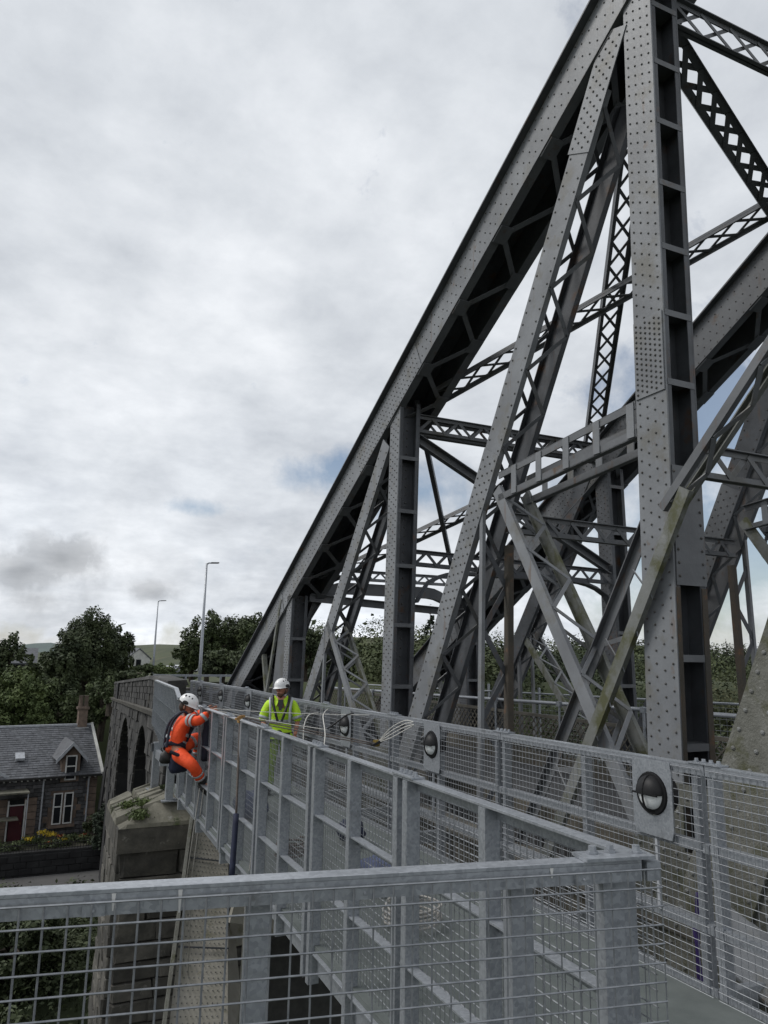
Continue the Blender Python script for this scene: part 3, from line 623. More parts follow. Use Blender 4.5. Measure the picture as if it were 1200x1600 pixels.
# --- outer fence, left
fl = thing('walkway_fence', (2.05, 7, -.1), 'long galvanised steel fence with paired posts on open outer side of walkway', 'fence')
RW = .07
def lp(y, dz=0, dx=0): return Vector((XL(y)+dx, y, zr(y)+dz))
Y0, Y1 = 2.07, 12.85; PER = 1.63
joints = [2.32+PER*k for k in range(7)]
joints = joints[1:]
seg = [Y0]+joints+[Y1]
for a, b in zip(seg[:-1], seg[1:]):
    if b-a < .05: continue
    bar('top_rail', 'galv', lp(a+.004, -.006), lp(b-.004, -.006), .012, RW, fl, kind='bar')
    bar('rail_web', 'galv', lp(a+.004, -.04, RW/2-.006), lp(b-.004, -.04, RW/2-.006), .055, .008, fl)
posts = []
for j in joints: posts += [j-.065, j+.065]
posts += [j+PER/2 for j in joints if j+PER/2 < Y1]+[Y0+.1, 3.05]
posts.sort()
def botz(y): return 1.66-.24*min(1, max(0, (y-5)/5))
for y in posts:
    top = lp(y, -.014); bot = Vector((top.x, y, zr(y)-botz(y)))
    bar('post', 'galv', bot, top, .010, RW+.012, fl, wd=(0, 1, 0))
    bar('post', 'galv', bot+Vector((-(RW/2+.002), .028, 0)), top+Vector((-(RW/2+.002), .028, 0)), .05, .008, fl, wd=(0, 1, 0))
allp = sorted(posts)
for dz in (-.49, -.97, -1.42):
    for a, b in zip(allp[:-1], allp[1:]):
        if b-a < .2: 
            bar('mid_rail', 'galv', lp(a+.006, dz-.01, -.01), lp(b-.006, dz-.01, -.01), .008, .02, fl); continue
        bar('mid_rail', 'galv', lp(a+.006, dz, .0), lp(b-.006, dz, .0), .010, RW-.01, fl, kind='bar')
        bar('rail_web', 'galv', lp(a+.006, dz-.028, .03), lp(b-.006, dz-.028, .03), .045, .007, fl)
for j in joints: splice(fl, lp(j, .001), (.0185, 1, -.011))
for a, b in zip(seg[:-1], seg[1:]):
    mb = MB(); wires(mb, (XL(a+.02)+.045, a+.02), (XL(b-.02)+.045, b-.02), zr(a)-.03, zr(b)-.03, 1.34); mb.build('mesh_panel', 'galvwire', fl, kind='stuff')
bar('side_plate', 'galv', lp(Y0, -1.52, .03), lp(Y1, -1.42, .03), .17, .01, fl)
# --- raised continuation at the far end
ff = thing('abutment_fence', (2.3, 15, .2), 'tall grey barred fence with a kinked top rail where walkway meets the stone viaduct', 'fence')
FX = lambda y: 2.19+(y-12.85)*.045
pz = lambda y: 1.195 if y <= 12.86 else (1.33 if y >= 13.4 else 1.195+(y-12.86)/.54*.135)
fy = [12.95, 13.4, 15.2, 17.0]
for a, b in ((12.87, 13.4), (13.4, 17.0)):
    bar('top_rail', 'galv', (FX(a), a, pz(a)), (FX(b), b, pz(b)), .03, .07, ff, kind='bar')
for y in np.arange(12.95, 17.05, .22):
    bar('baluster', 'galv', (FX(y), y, .02+.1*(y-12.9)), (FX(y), y, pz(y)-.01), .02, .09, ff, wd=(0, 1, 0))
for dz in (.3, .6, .9):
    bar('mid_rail', 'galv', (FX(12.9), 12.9, 1.25-dz), (FX(17), 17, 1.33-dz), .016, .06, ff)
bar('side_plate', 'paintdk', (FX(12.9)+.05, 12.9, .02), (FX(17)+.05, 17, .42), .12, .03, ff)
# --- cross fence right in front of the lens
fc = thing('near_cross_fence', (1, 2.3, -.1), 'nearest galvanised mesh barrier crossing the bottom of the view', 'fence')
c0 = Vector((1.905, 2.08, zr(2.07)+.0)); cd = Vector((-1.99, .36, 0)).normalized(); c1 = c0+cd*4.0; nrm = Vector((-cd.y, cd.x, 0))  # nrm points to camera side? fixed below
if nrm.y > 0: nrm = -nrm
bar('top_rail', 'galv', c0+Vector((0, 0, -.006)), c1+Vector((0, 0, -.006)), .012, .07, fc, kind='bar')
bar('rail_web', 'galv', c0+nrm*.031+Vector((0, 0, -.04)), c1+nrm*.031+Vector((0, 0, -.04)), .056, .008, fc)
bar('rail_web', 'galv', c0+nrm*-.031+Vector((0, 0, -.04)), c1+nrm*-.031+Vector((0, 0, -.04)), .056, .008, fc)
for s_ in (.09, .42, 1.26, 2.5, 3.6):
    p = c0+cd*s_
    bar('post', 'galv', p+Vector((0, 0, -1.4)), p+Vector((0, 0, -.07)), .075, .008, fc, wd=cd)
    bar('post', 'galv', p+cd*.0335-nrm*.034+Vector((0, 0, -1.4)), p+cd*.0335-nrm*.034+Vector((0, 0, -.07)), .008, .06, fc, wd=cd)
for s_ in (.22, .95, 1.72, 2.6):
    p = c0+cd*s_+nrm*.039+Vector((0, 0, -.05)); lg_ = bar('lug', 'galv', p-cd*.03, p+cd*.03, .034, .010, fc)
    M = Matrix.Translation(p+nrm*.005) @ nrm.to_track_quat('Z', 'Y').to_matrix().to_4x4() @ Matrix.Diagonal((.008, .008, .008, 1)); link('bolt', shape('bolt', 'galv'), lg_, M)
mb = MB(); a = c0-cd*.06+nrm*.05; b = c1+nrm*.05
wires(mb, (a.x, a.y), (b.x, b.y), c0.z-.028, c0.z-.028, 1.34, .0615, .057, .0031, nrm)
mb.build('mesh_panel', 'galvwire', fc, kind='stuff')
for s_, h_, m_ in ((2.02, .07, 'debris'), (2.0, .035, 'yellowsling'), (1.67, .045, 'whitepaint'), (1.49, .06, 'whitepaint'), (.33, .03, 'whitepaint')):
    p = c0+cd*s_+nrm*.0362+Vector((0, 0, -.012)); mb = MB(); mb.hexa([p+cd*a+nrm*b+Vector((0, 0, z)) for z, w in ((-h_, .002), (0, .006)) for a, b in ((-w, 0), (w, 0), (w, .0015), (-w, .0015))]); mb.build('paint_drip', m_, fc)
cp = bar('corner_plate', 'galv', c0+cd*.21+Vector((0, 0, .007)), c0-cd*.045+Vector((0, 0, .007)), .012, .10, fc, kind='bar')
for s_, o in ((.155, .012), (.085, .018), (.0, -.005)):
    M = Matrix.Translation(c0+cd*s_-nrm*o+Vector((0, 0, .0135))) @ Matrix.Rotation(s_*9, 4, 'Z') @ Matrix.Diagonal((.028, .028, .024, 1)); link('bolt', shape('bolt', 'galv'), cp, M)
bar('lug', 'galv', c0-cd*.02+nrm*.0+Vector((0, 0, -.04)), c0-cd*.07+Vector((0, 0, -.04)), .06, .07, fc)
# --- inner fence, right
fr = thing('inner_walkway_fence', (4.02, 8, -.1), 'galvanised mesh fence between walkway and truss, fitted with round lights', 'fence')
YR0, YR1 = 1.2, 22.0
rj = [1.2, 3.72, 6.1, 8.5, 10.9, 13.3, 15.7, 18.1, 20.5, 22.0]
rise = lambda y: 0 if y < 12.8 else min(1, (y-12.8)/1.6)*.06
rp = lambda y, dz=0, dx=0: Vector((XR+dx, y, zr(y)+rise(y)+dz))
lights = [4.17, 7.42, 9.95, 12.7, 15.3, 17.8, 20.3]
for a, b in zip(rj[:-1], rj[1:]):
    bar('top_rail', 'galv', rp(a+.004, -.006, .03), rp(b-.004, -.006, .03), .012, .07, fr, kind='bar')
    bar('rail_web', 'galv', rp(a+.004, -.04, .0), rp(b-.004, -.04, .0), .055, .008, fr)
    if a > 1.3: splice(fr, rp(a, .001, .03), (0, 1, -.011))
    mb = MB(); wires(mb, (XR-.012, a+.02), (XR-.012, b-.02), zr(a)+rise(a)-.03, zr(b)+rise(b)-.03, 1.36, .05, .05, .0026, (-1, 0, 0)); mb.build('mesh_panel', 'galvwire', fr, kind='stuff')
    for dz in (-.52, -1.0):
        bar('mid_rail', 'galv', rp(a+.004, dz, .008), rp(b-.004, dz, .008), .055, .008, fr); bar('rail_web', 'galv', rp(a+.004, dz+.028, .04), rp(b-.004, dz+.028, .04), .008, .055, fr)
    bar('mid_rail', 'galv', rp(a+.004, -1.36, .008), rp(b-.004, -1.36, .008), .06, .008, fr)
    for y in (a+.065, (a+b)/2, b-.065):
        bar('post', 'galv', rp(y, -1.5, .035), rp(y, -.014, .035), .010, .075, fr, wd=(0, 1, 0)); bar('post', 'galv', rp(y+.03, -1.5, .072), rp(y+.03, -.014, .072), .06, .008, fr, wd=(0, 1, 0))
        bar('post', 'galv', rp(y+.03, -1.5, .013), rp(y+.03, -.07, .013), .055, .006, fr, wd=(0, 1, 0))
LN = ['large and nearest', 'second from the near corner', 'third from the near corner', 'beside the man in yellow', 'first left of the yellow man', 'second left of the yellow man', 'last at far fence end']
for k, y in enumerate(lights):
    zc_ = zr(y)+rise(y)-.27; t = thing('bulkhead_light', (XR-.02, y, zc_), 'round black hooded light on galvanised plate, '+LN[k], 'light', 'round lights along the inner fence')
    # plate with a round hole
    mb = MB(); n = 32; x0 = XR-.022; hy, hz0, hz1, r = .185, -.25, .255, .145; ring = []; outr = []
    for i in range(n):
        th = 2*math.pi*i/n; cy_, cz_ = math.cos(th), math.sin(th); ring.append((cy_*r, cz_*r+.03))
        s_ = min(hy/max(1e-6, abs(cy_)), (hz1 if cz_ > 0 else -hz0)/max(1e-6, abs(cz_))); outr.append((cy_*s_, cz_*s_))
    for x in (x0, x0-.006):
        mb.v += [(x, y+p[0], zc_+p[1]) for p in ring]+[(x, y+p[0], zc_+p[1]) for p in outr]
    for i in range(n):
        j = (i+1) % n; mb.f += [(i, j, n+j, n+i), (2*n+i, 3*n+i, 3*n+j, 2*n+j), (i, 2*n+i, 2*n+j, j), (n+i, n+j, 3*n+j, 3*n+i)]
    mb.build('backplate', 'galv', t)
    mb = MB(); mb.tube([(XR+.08, y, zc_+.03), (XR-.02, y, zc_+.03), (XR-.04, y, zc_+.03), (XR-.041, y, zc_+.03)], [.142, .142, .138, .115], 28); mb.build('housing', 'blackplastic', t, smooth=False)
    def dome(z0, z1, rr, dep, m, nm, xo):
        mb = MB(); nu, nv = 20, 8; g = []
        for j in range(nv+1):
            th = z0+(z1-z0)*j/nv
            for i in range(nu+1):
                ph = math.pi*i/nu; yy = -math.cos(ph)*math.cos(th) if False else math.cos(ph); lat_ = math.sin(ph)
                g.append((xo-dep*lat_*math.cos(th), y+rr*yy, zc_+.03+rr*lat_*math.sin(th)))
        mb.add(g, [(j*(nu+1)+i, j*(nu+1)+i+1, (j+1)*(nu+1)+i+1, (j+1)*(nu+1)+i) for j in range(nv) for i in range(nu)]); return mb.build(nm, m, t, smooth=True)
    dome(-math.pi/2, math.pi/2, .108, .06, 'frost', 'lens', XR-.035)
    dome(.0, math.pi/2, .122, .085, 'blackplastic', 'hood', XR-.033)
    mb = MB(); mb.tube([(XR-.05-.065*math.sin(math.pi*i/10), y, zc_+.03-.118*math.cos(math.pi*i/10)) for i in range(11)], .008, 5); mb.build('guard_bar', 'blackplastic', t)
    mb = MB(); mb.beam((XR-.095, y-.115, zc_+.03), (XR-.095, y+.115, zc_+.03), .012, .012); mb.build('guard_bar', 'blackplastic', t)
    bar('conduit', 'lead', (XR-.0, y, zc_-.72), (XR-.0, y, zc_-.25), .022, .022, t, wd=(0, 1, 0))
# brackets carrying the walkway
wb = thing('walkway_brackets', (3, 8, -.4), 'galvanised outrigger frames under the walkway deck', 'bracket')
for y in np.arange(3.95, 13, 1.63):
    bar('outrigger', 'galv', (XL(y)-.02, y, zr(y)-1.53), (5.0, y, zr(y)-1.53), .14, .07, wb)
# trestle on the pier
tr = thing('pier_trestle', (2.9, 15.5, -.9), 'grey steel trestle holding the walkway up on the stone pier', 'trestle')
for (x, y) in ((2.52, 15.25), (2.42, 16.5), (3.25, 15.3), (3.35, 16.6)):
    bar('leg', 'galv', (x, y, -.84), (x, y, .1), .14, .14, tr, wd=(0, 1, 0)); boxo('foot_plate', 'galv', (x, y, -.83), (.3, .3, .02), tr)
bar('beam', 'galv', (2.3, 15.25, -.12), (3.9, 15.25, -.12), .16, .1, tr); bar('beam', 'galv', (2.42, 15.3, -.12), (2.42, 16.5, -.12), .16, .08, tr); bar('beam', 'paintdk', (2.3, 16.5, .0), (4.2, 16.5, .0), .16, .1, tr)

# ================================================================== stone pier
pier = thing('stone_pier', (3.6, 16, -9), 'square dark stone pier with weathered sloping cap stones carrying the bridge end', 'pier')
PX0, PX1, PY0, PY1 = 1.67, 12.0, 14.95, 17.2
mb = MB(); mb.hexa([(PX0-.12, PY0-.02, -10), (PX1, PY0-.02, -10), (PX1, PY1, -10), (PX0-.12, PY1, -10), (PX0+.06, PY0+.06, -1.4), (PX1, PY0+.06, -1.4), (PX1, PY1, -1.4), (PX0+.06, PY1, -1.4)])
mb.build('core', 'mortar', pier)
def courses(root, x0, x1, y, z0, z1, h, wmin, wmax, m='stone', axis='x', nrm=-1, depth=.16, name='stone', lean=0.0, rs=random.Random(3), gap=.022, heights=None):
    z = z1; k = 0
    while z > z0:
        hh = h*(rs.uniform(.85, 1.15)); x = x0-rs.uniform(0, wmin) if False else x0
        while x < x1-.02:
            w = rs.uniform(wmin, wmax); w = min(w, x1-x)
            if x1-(x+w) < wmin*.5: w = x1-x
            off = y+nrm*(rs.uniform(-.015, .02))+lean*(z1-z)
            c = (x+w/2, off, z-hh/2) if axis == 'x' else (off, x+w/2, z-hh/2)
            s_ = (w-gap, depth, hh-gap)
            boxo(name, m, c, s_, root, rz=0 if axis == 'x' else math.pi/2, kind='rock%d' % rs.randint(0, 5)); x += w
        z -= hh; k += 1
boxo('cornice_stone', 'stone', ((PX0+PX1)/2-.02, PY0+.14, -1.42), (PX1-PX0+.1, .5, .42), pier)
boxo('cornice_stone', 'stone', (PX0+.18, (PY0+PY1)/2+.2, -1.42), (.5, PY1-PY0-.05, .42), pier)
rs_ = random.Random(5)
boxo('stone', 'stone', (2.2, PY0+.055, -1.85), (1.04, .2, .42), pier, kind='rock1'); boxo('stone', 'stone', (3.3, PY0+.04, -1.85), (1.12, .2, .42), pier, kind='rock2')
courses(pier, PX0+.02, 4.2, PY0+.02, -6.6, -2.07, .34, .45, 1.0, rs=rs_, lean=-.012)
courses(pier, PY0+.05, PY1, PX0+.03, -9.2, -1.66, .36, .4, .8, rs=rs_, axis='y', lean=-.018)
# cap stones in rising steps
capz = -1.21
mb = MB(); mb.hexa([(PX0-.05, PY0-.1, capz), (PX1, PY0-.1, capz), (PX1, PY1, capz), (PX0-.05, PY1, capz), (PX0+.8, PY0+.38, -.84), (PX1, PY0+.38, -.84), (PX1, PY1-.3, -.84), (PX0+.8, PY1-.3, -.84)]); mb.build('cap_core', 'capstone', pier)
q_ = random.Random(31)
for k in range(6):
    y0 = PY0+.30+k*.33
    for (u0_, u1_) in ((0, .48), (.5, 1)):
        x0, x1 = PX0-.08+.95*u0_, PX0-.08+.95*u1_; z0_, z1_ = capz+.04+.36*u0_, capz+.04+.34*u1_; j = lambda v=.025: q_.uniform(-v, v)
        mb = MB(); mb.hexa([(x0, y0+j(), z0_-.05), (x1-.01, y0+j(), z1_-.05), (x1-.01, y0+.31+j(), z1_-.05), (x0, y0+.31+j(), z0_-.05), (x0+.02+j(), y0+.04+j(), z0_+.09+j()), (x1-.04+j(), y0+.03+j(), z1_+.07+j()), (x1-.04+j(), y0+.26+j(), z1_+.07+j()), (x0+.02+j(), y0+.26+j(), z0_+.09+j())])
        mb.build('cap_stone', 'capstone', pier)
for a, b in ((1.72, 3.05), (3.07, 4.3)):
    mb = MB(); y0 = PY0-.12
    lo = .55 if a < 2 else 0
    mb.hexa([(a, y0, capz+.005), (b, y0, capz+.005), (b, y0+.55, -.93), (a+lo, y0+.55, -.93), (a+.04, y0+.02, capz+.07), (b-.02, y0+.02, capz+.07), (b-.02, y0+.5, -.82), (a+lo+.08, y0+.5, -.82)]); mb.build('cap_stone', 'capstone', pier)

# ================================================================== foliage tools
def leafmesh(name, m, centres, radii, n, size, seed=0, flat=.0, hollow=.55):
    g = np.random.default_rng(seed); cs = np.array(centres, float); rr = np.array(radii, float)
    if rr.ndim == 1: rr = np.repeat(rr[:, None], 3, 1)
    wgt = (rr[:, 0]*rr[:, 2]); idx = g.choice(len(cs), n, p=wgt/wgt.sum())
    d = g.normal(size=(n, 3)); d /= np.linalg.norm(d, axis=1)[:, None]
    rad = (hollow+(1-hollow)*g.random(n)**.7)*(1+.12*g.normal(size=n))
    p = cs[idx]+d*rr[idx]*rad[:, None]
    nn = d+g.normal(size=(n, 3))*.7+np.array([0, 0, .5]); nn /= np.linalg.norm(nn, axis=1)[:, None]
    a = np.cross(nn, g.normal(size=(n, 3))); a /= np.linalg.norm(a, axis=1)[:, None]; b = np.cross(nn, a)
    s = size*(.6+.8*g.random(n))[:, None]
    v = np.stack([p-a*s*.5, p+b*s*.28+nn*s*.08, p+a*s*.5, p-b*s*.28+nn*s*.08], 1).reshape(-1, 3)
    me = bpy.data.meshes.new(name); me.vertices.add(4*n); me.vertices.foreach_set('co', v.ravel())
    me.loops.add(4*n); me.loops.foreach_set('vertex_index', np.arange(4*n, dtype=np.int32)); me.polygons.add(n)
    me.polygons.foreach_set('loop_start', np.arange(0, 4*n, 4, dtype=np.int32)); me.polygons.foreach_set('loop_total', np.full(n, 4, dtype=np.int32))
    me.materials.append(MATS[m]); me.update(); me.validate(); return me
def clumps(c, r, n, seed, sub=.38, low=-.6):
    q = random.Random(seed); cs, rs = [], []
    for i in range(n):
        while True:
            d = Vector((q.gauss(0, 1), q.gauss(0, 1), q.gauss(0, 1))).normalized()
            if d.z > low: break
        f = q.uniform(.35, 1.04); cs.append((c[0]+d.x*r[0]*f, c[1]+d.y*r[1]*f, c[2]+d.z*r[2]*f)); k = sub*q.uniform(.45, 1.15)*(1.25-.45*f)
        rs.append((r[0]*k, r[1]*k, r[2]*k*.85))
    return cs, rs
def tree(name, base, h, r, label, m='leaf', n=9000, leaf=.32, seed=1, group=None, trunk=.25, cat='tree', cl=34, crown0=.25, lim=6, sub=.36):
    t = thing(name, base, label, cat, group); b = Vector(base); q = random.Random(seed)
    cz = b.z+h*(crown0+(1-crown0)/2); rz = h*(1-crown0)/2
    cs, rs = clumps((b.x, b.y, cz), (r*.95, r*.95, rz*.93), int(cl*1.7), seed, sub*.82)
    me = leafmesh('crown', m, cs, rs, n, leaf, seed); link('crown', me, t)
    mb = MB(); mb.tube([b+Vector((0, 0, -.3)), b+Vector((.05*h*q.uniform(-1, 1), 0, h*.3)), b+Vector((0, 0, h*.62))], [trunk, trunk*.75, trunk*.35], 7)
    for k in range(lim):
        a = q.uniform(0, 6.28); z = h*q.uniform(.25, .5); e_ = b+Vector((math.cos(a)*r*.75, math.sin(a)*r*.75, z+h*.28)); mb.tube([b+Vector((0, 0, z)), (b+Vector((0, 0, z))).lerp(e_, .5)+Vector((0, 0, .1*h)), e_], [trunk*.4, trunk*.25, trunk*.08], 5)
    mb.build('trunk', 'bark', t); return t
def conifer(base, h, r, label, n=2500, seed=2, group=None):
    t = thing('conifer', base, label, 'tree', group); b = Vector(base); q = random.Random(seed); cs, rs = [], []
    k = 0; z = .12
    while z < 1:
        rr = r*(1-z)**.8+.05; nb = max(3, int(7*(1-z))+2)
        for i in range(nb):
            a = q.uniform(0, 6.28)
            for s_ in (.3, .6, .9): cs.append((b.x+math.cos(a)*rr*s_, b.y+math.sin(a)*rr*s_, b.z+h*z-.08*rr*s_+q.uniform(-.1, .1))); rs.append((rr*.22, rr*.22, .10+.02*h))
        z += .055
    cs.append((b.x, b.y, b.z+h)); rs.append((.08, .08, .3))
    link('crown', leafmesh('crown', 'conifer', cs, rs, n, .3, seed, hollow=.1), t)
    mb = MB(); mb.tube([b, b+Vector((0, 0, h*1.0))], [.18, .03], 6); mb.build('trunk', 'bark', t)
def P(px, py, Y):
    """point on the vertical plane y = Y seen at a place in the 1200 x 1600 photograph"""
    d = fw + rt2*((px-600)/1155.) - up2*((py-800)/1155.); return Vector((0, 0, CAMZ))+d*(Y/d.y)
# ================================================================== ground, water, far land
def S(t): t = max(0., min(1., t)); return t*t*(3-2*t)
def gh(x, y):
    h = -10.6
    h += 1.7*S((y-24)/9)                                  # bank up to the lane
    h += 1.0*S((y-41.5)/.8)*(1-S((y-58)/10))
    up_ = 7.6*S((y-50)/9)*S((x+14-(y-50)*.1)/18)
    h += up_*(1-.75*S((y-85)/60))
    h += -1.2*S((x-8)/6)*(1-S((y-30)/10))
    if y > 90: h += S((y-80)/230)*(17.3+4*math.sin(x*.013+2.2)+1.6*math.sin(x*.037+y*.01))*S((x-20)/110)*(1-.62*S((x-190)/150))
    return h
xs = [-3500, -1200, -500, -250, -120, -70]+list(range(-50, 60, 2))+list(range(60, 160, 6))+list(range(160, 520, 16))+[600, 900, 1600, 3500]
ysl = [-400, -60, -20, 0, 10]+[20+i*1.2 for i in range(38)]+list(range(66, 130, 4))+list(range(130, 420, 12))+[460, 600, 900, 1600, 3200, 6000]
vs = [(x, y, gh(x, y)) for y in ysl for x in xs]; nx = len(xs)
fs = [(j*nx+i, j*nx+i+1, (j+1)*nx+i+1, (j+1)*nx+i) for j in range(len(ysl)-1) for i in range(nx-1)]
mb = MB(); mb.add(vs, fs); mb.build('ground', 'hillgreen', smooth=True, kind='structure')
mb = MB(); mb.add([(6, -60, -10.3), (400, -60, -10.3), (400, 26, -10.3), (6, 26, -10.3)], [(0, 1, 2, 3)]); mb.build('water', 'water', kind='structure')
def ridge(nm, Y, pts, m='hazyhill'):
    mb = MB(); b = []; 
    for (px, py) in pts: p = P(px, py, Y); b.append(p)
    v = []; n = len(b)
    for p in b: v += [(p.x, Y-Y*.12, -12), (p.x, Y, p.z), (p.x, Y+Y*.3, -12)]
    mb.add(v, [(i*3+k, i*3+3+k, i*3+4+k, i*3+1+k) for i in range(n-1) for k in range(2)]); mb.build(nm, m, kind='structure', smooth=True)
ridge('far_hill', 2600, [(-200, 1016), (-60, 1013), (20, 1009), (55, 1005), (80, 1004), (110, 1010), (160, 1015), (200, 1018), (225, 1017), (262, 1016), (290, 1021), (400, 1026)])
# ================================================================== viaduct
VX = lambda y: 2.8+.045*(y-18)
vt = lambda y: 1.07-(y-24.4)*.0474 if y > 22 else 1.18
vsg = lambda y: .15-(y-24.4)*.044 if y > 20 else .344
via = thing('stone_viaduct', (6, 30, -9), 'long dark stone viaduct with tall arches curving away behind the worker in orange', 'viaduct')
archs = [(20.4, 26.3, -.2, -3.8), (26.9, 35.5, -.62, -5.2)]
def soffit(y):
    for a, b, zc_, zs in archs:
        if a < y < b:
            t = (y-(a+b)/2)/((b-a)/2); return zs+(zc_-zs)*math.sqrt(max(0, 1-t*t))
    return None
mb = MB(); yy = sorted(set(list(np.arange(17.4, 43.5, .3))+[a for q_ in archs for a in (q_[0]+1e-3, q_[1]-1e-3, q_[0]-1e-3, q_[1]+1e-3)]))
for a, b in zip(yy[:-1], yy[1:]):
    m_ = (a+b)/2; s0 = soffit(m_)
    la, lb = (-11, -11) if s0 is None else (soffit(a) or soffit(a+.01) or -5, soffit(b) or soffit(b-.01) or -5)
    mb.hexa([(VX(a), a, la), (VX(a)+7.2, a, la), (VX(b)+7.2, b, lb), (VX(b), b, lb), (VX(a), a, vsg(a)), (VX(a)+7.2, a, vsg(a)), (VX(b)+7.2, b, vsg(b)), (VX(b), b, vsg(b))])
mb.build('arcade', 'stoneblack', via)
def blocks(root, ya, yb, zt, zb, hh, w0, w1, m='stone', dx=.0, skip=True, nm='stonework', batter=0.0):
    q = random.Random(int(ya*10)); mb = MB(); k = 0
    z = 0
    while True:
        if zt(ya)-z*1.0 < zb: break
        y = ya+q.uniform(-w0, 0)
        while y < yb:
            w = q.uniform(w0, w1); a, b = max(y, ya)+.025, min(y+w, yb)-.025; y += w
            if b-a < .08: continue
            ztop_, zbot = zt((a+b)/2)-z-.02, zt((a+b)/2)-z-hh+.02; mid = (a+b)/2
            if skip:
                ss = [soffit(t) for t in (a, mid, b)]
                if any(s_ is not None and zbot < s_+.05 for s_ in ss):
                    continue
            o = q.uniform(.04, .14); X = VX(mid)+dx
            mb.hexa([(X-o, a, zbot), (X+.05, a, zbot), (X+.05, b, zbot), (X-o, b, zbot), (X-o*.8, a+.01, ztop_), (X+.05, a, ztop_), (X+.05, b, ztop_), (X-o*.8, b-.01, ztop_)])
        z += hh
    return mb.build(nm, m, root, kind='stuff')
blocks(via, 17.4, 43.4, lambda y: vsg(y)-.02, -9, .34, .4, .85, m='ashlar')
for k_, (a, b, zc_, zs) in enumerate(archs):      # arch rings
    n = 34; mb = MB()
    for i in range(n):
        t0, t1 = math.pi*(i+.06)/n, math.pi*(i+.94)/n; pts = []
        c = (a+b)/2; rx = (b-a)/2; rz = zc_-zs
        def e_(t, k): return (c-math.cos(t)*(rx+k), zs+math.sin(t)*(rz+k))
        q4 = [e_(t0, 0), e_(t1, 0), e_(t1, .42), e_(t0, .42)]
        mb.hexa([(VX(p[0])-.07, *p) for p in q4]+[(VX(p[0])+.25, *p) for p in q4])
    mb.build('arch_ring', 'ashlar', via, kind='stuff')
mb = MB()
for a, b in zip(np.arange(17.4, 43, 1.2), np.arange(18.6, 44.3, 1.2)):
    mb.hexa([(VX(a)-.15, a, vsg(a)), (VX(a)+.1, a, vsg(a)), (VX(b)+.1, b-.015, vsg(b)), (VX(b)-.15, b-.015, vsg(b)), (VX(a)-.2, a, vsg(a)+.13), (VX(a)+.1, a, vsg(a)+.13), (VX(b)+.1, b-.015, vsg(b)+.13), (VX(b)-.2, b-.015, vsg(b)+.13)])
mb.build('string_course', 'stone', via)
mb = MB(); a, b = 16.9, 44.2
for a, b in zip(np.arange(18, 43.3, 1.), np.arange(19, 44.3, 1.)):
    mb.hexa([(VX(a)+.03, a, vsg(a)+.13), (VX(a)+.4, a, vsg(a)+.13), (VX(b)+.4, b, vsg(b)+.13), (VX(b)+.03, b, vsg(b)+.13), (VX(a)+.03, a, vt(a)), (VX(a)+.4, a, vt(a)), (VX(b)+.4, b, vt(b)), (VX(b)+.03, b, vt(b))])
mb.build('parapet_core', 'mortar', via)
blocks(via, 16.9, 43.9, lambda y: vt(y)-.02, -.2, .21, .35, .7, dx=.02, skip=False, nm='parapet_stones') if False else None
mb = MB(); q_ = random.Random(8)
y = 16.9
for r_ in range(4):
    y = 18.0
    while y < 43.9:
        w = q_.uniform(.4, .75); a, b = y+.012, min(y+w, 43.9)-.012; y += w; f0, f1 = r_/4+.01, (r_+1)/4-.012
        za, zb = vsg(a)+.13, vsg(b)+.13; ha, hb = vt(a)-za, vt(b)-zb; o = q_.uniform(0, .04)
        mb.hexa([(VX(a)-o, a, za+ha*f0), (VX(a)+.06, a, za+ha*f0), (VX(b)+.06, b, zb+hb*f0), (VX(b)-o, b, zb+hb*f0), (VX(a)-o, a, za+ha*f1), (VX(a)+.06, a, za+ha*f1), (VX(b)+.06, b, zb+hb*f1), (VX(b)-o, b, zb+hb*f1)])
mb.build('parapet_stones', 'ashlar', via, kind='stuff')
mb = MB()
for a in np.arange(18, 43.2, .9):
    b = a+.88; mb.hexa([(VX(a)-.06, a, vt(a)), (VX(a)+.46, a, vt(a)), (VX(b)+.46, b, vt(b)), (VX(b)-.06, b, vt(b)), (VX(a)-.02, a, vt(a)+.10), (VX(a)+.4, a, vt(a)+.13), (VX(b)+.4, b, vt(b)+.13), (VX(b)-.02, b, vt(b)+.10)])
mb.build('coping', 'ashlar', via)
mb = MB(); mb.hexa([(3.4, 43.2, -11), (9, 43.2, -11), (9, 45, -11), (3.4, 45, -11), (4.05, 43.4, .15), (5.2, 43.4, .15), (5.2, 45, .1), (4.15, 45, .1)]); mb.build('end_buttress', 'stoneblack', via)
mb = MB(); mb.hexa([(VX(39)-.2, 38.6, -11), (VX(39)+.4, 38.6, -11), (VX(40)+.4, 40.2, -11), (VX(40)-.2, 40.2, -11), (VX(39)-.1, 38.8, vt(39)), (VX(39)+.4, 38.8, vt(39)), (VX(40)+.4, 40, vt(40)), (VX(40)-.1, 40, vt(40))]); mb.build('pilaster', 'stoneblack', via)
mb = MB(); mb.hexa([(3.4, 17.6, -.1), (9.8, 17.6, -.1), (11.0, 44, -.9), (4.5, 44, -.9), (3.4, 17.6, .0), (9.8, 17.6, .0), (11.0, 44, -.75), (4.5, 44, -.75)]); mb.build('road', 'asphalt', kind='structure')
mb = MB(); mb.add([(4.4, 43.9, -.8), (11.6, 43.9, -.8), (20, 110, -3.2), (13, 110, -3.2)], [(0, 1, 2, 3)]); mb.build('road', 'asphalt', kind='structure')
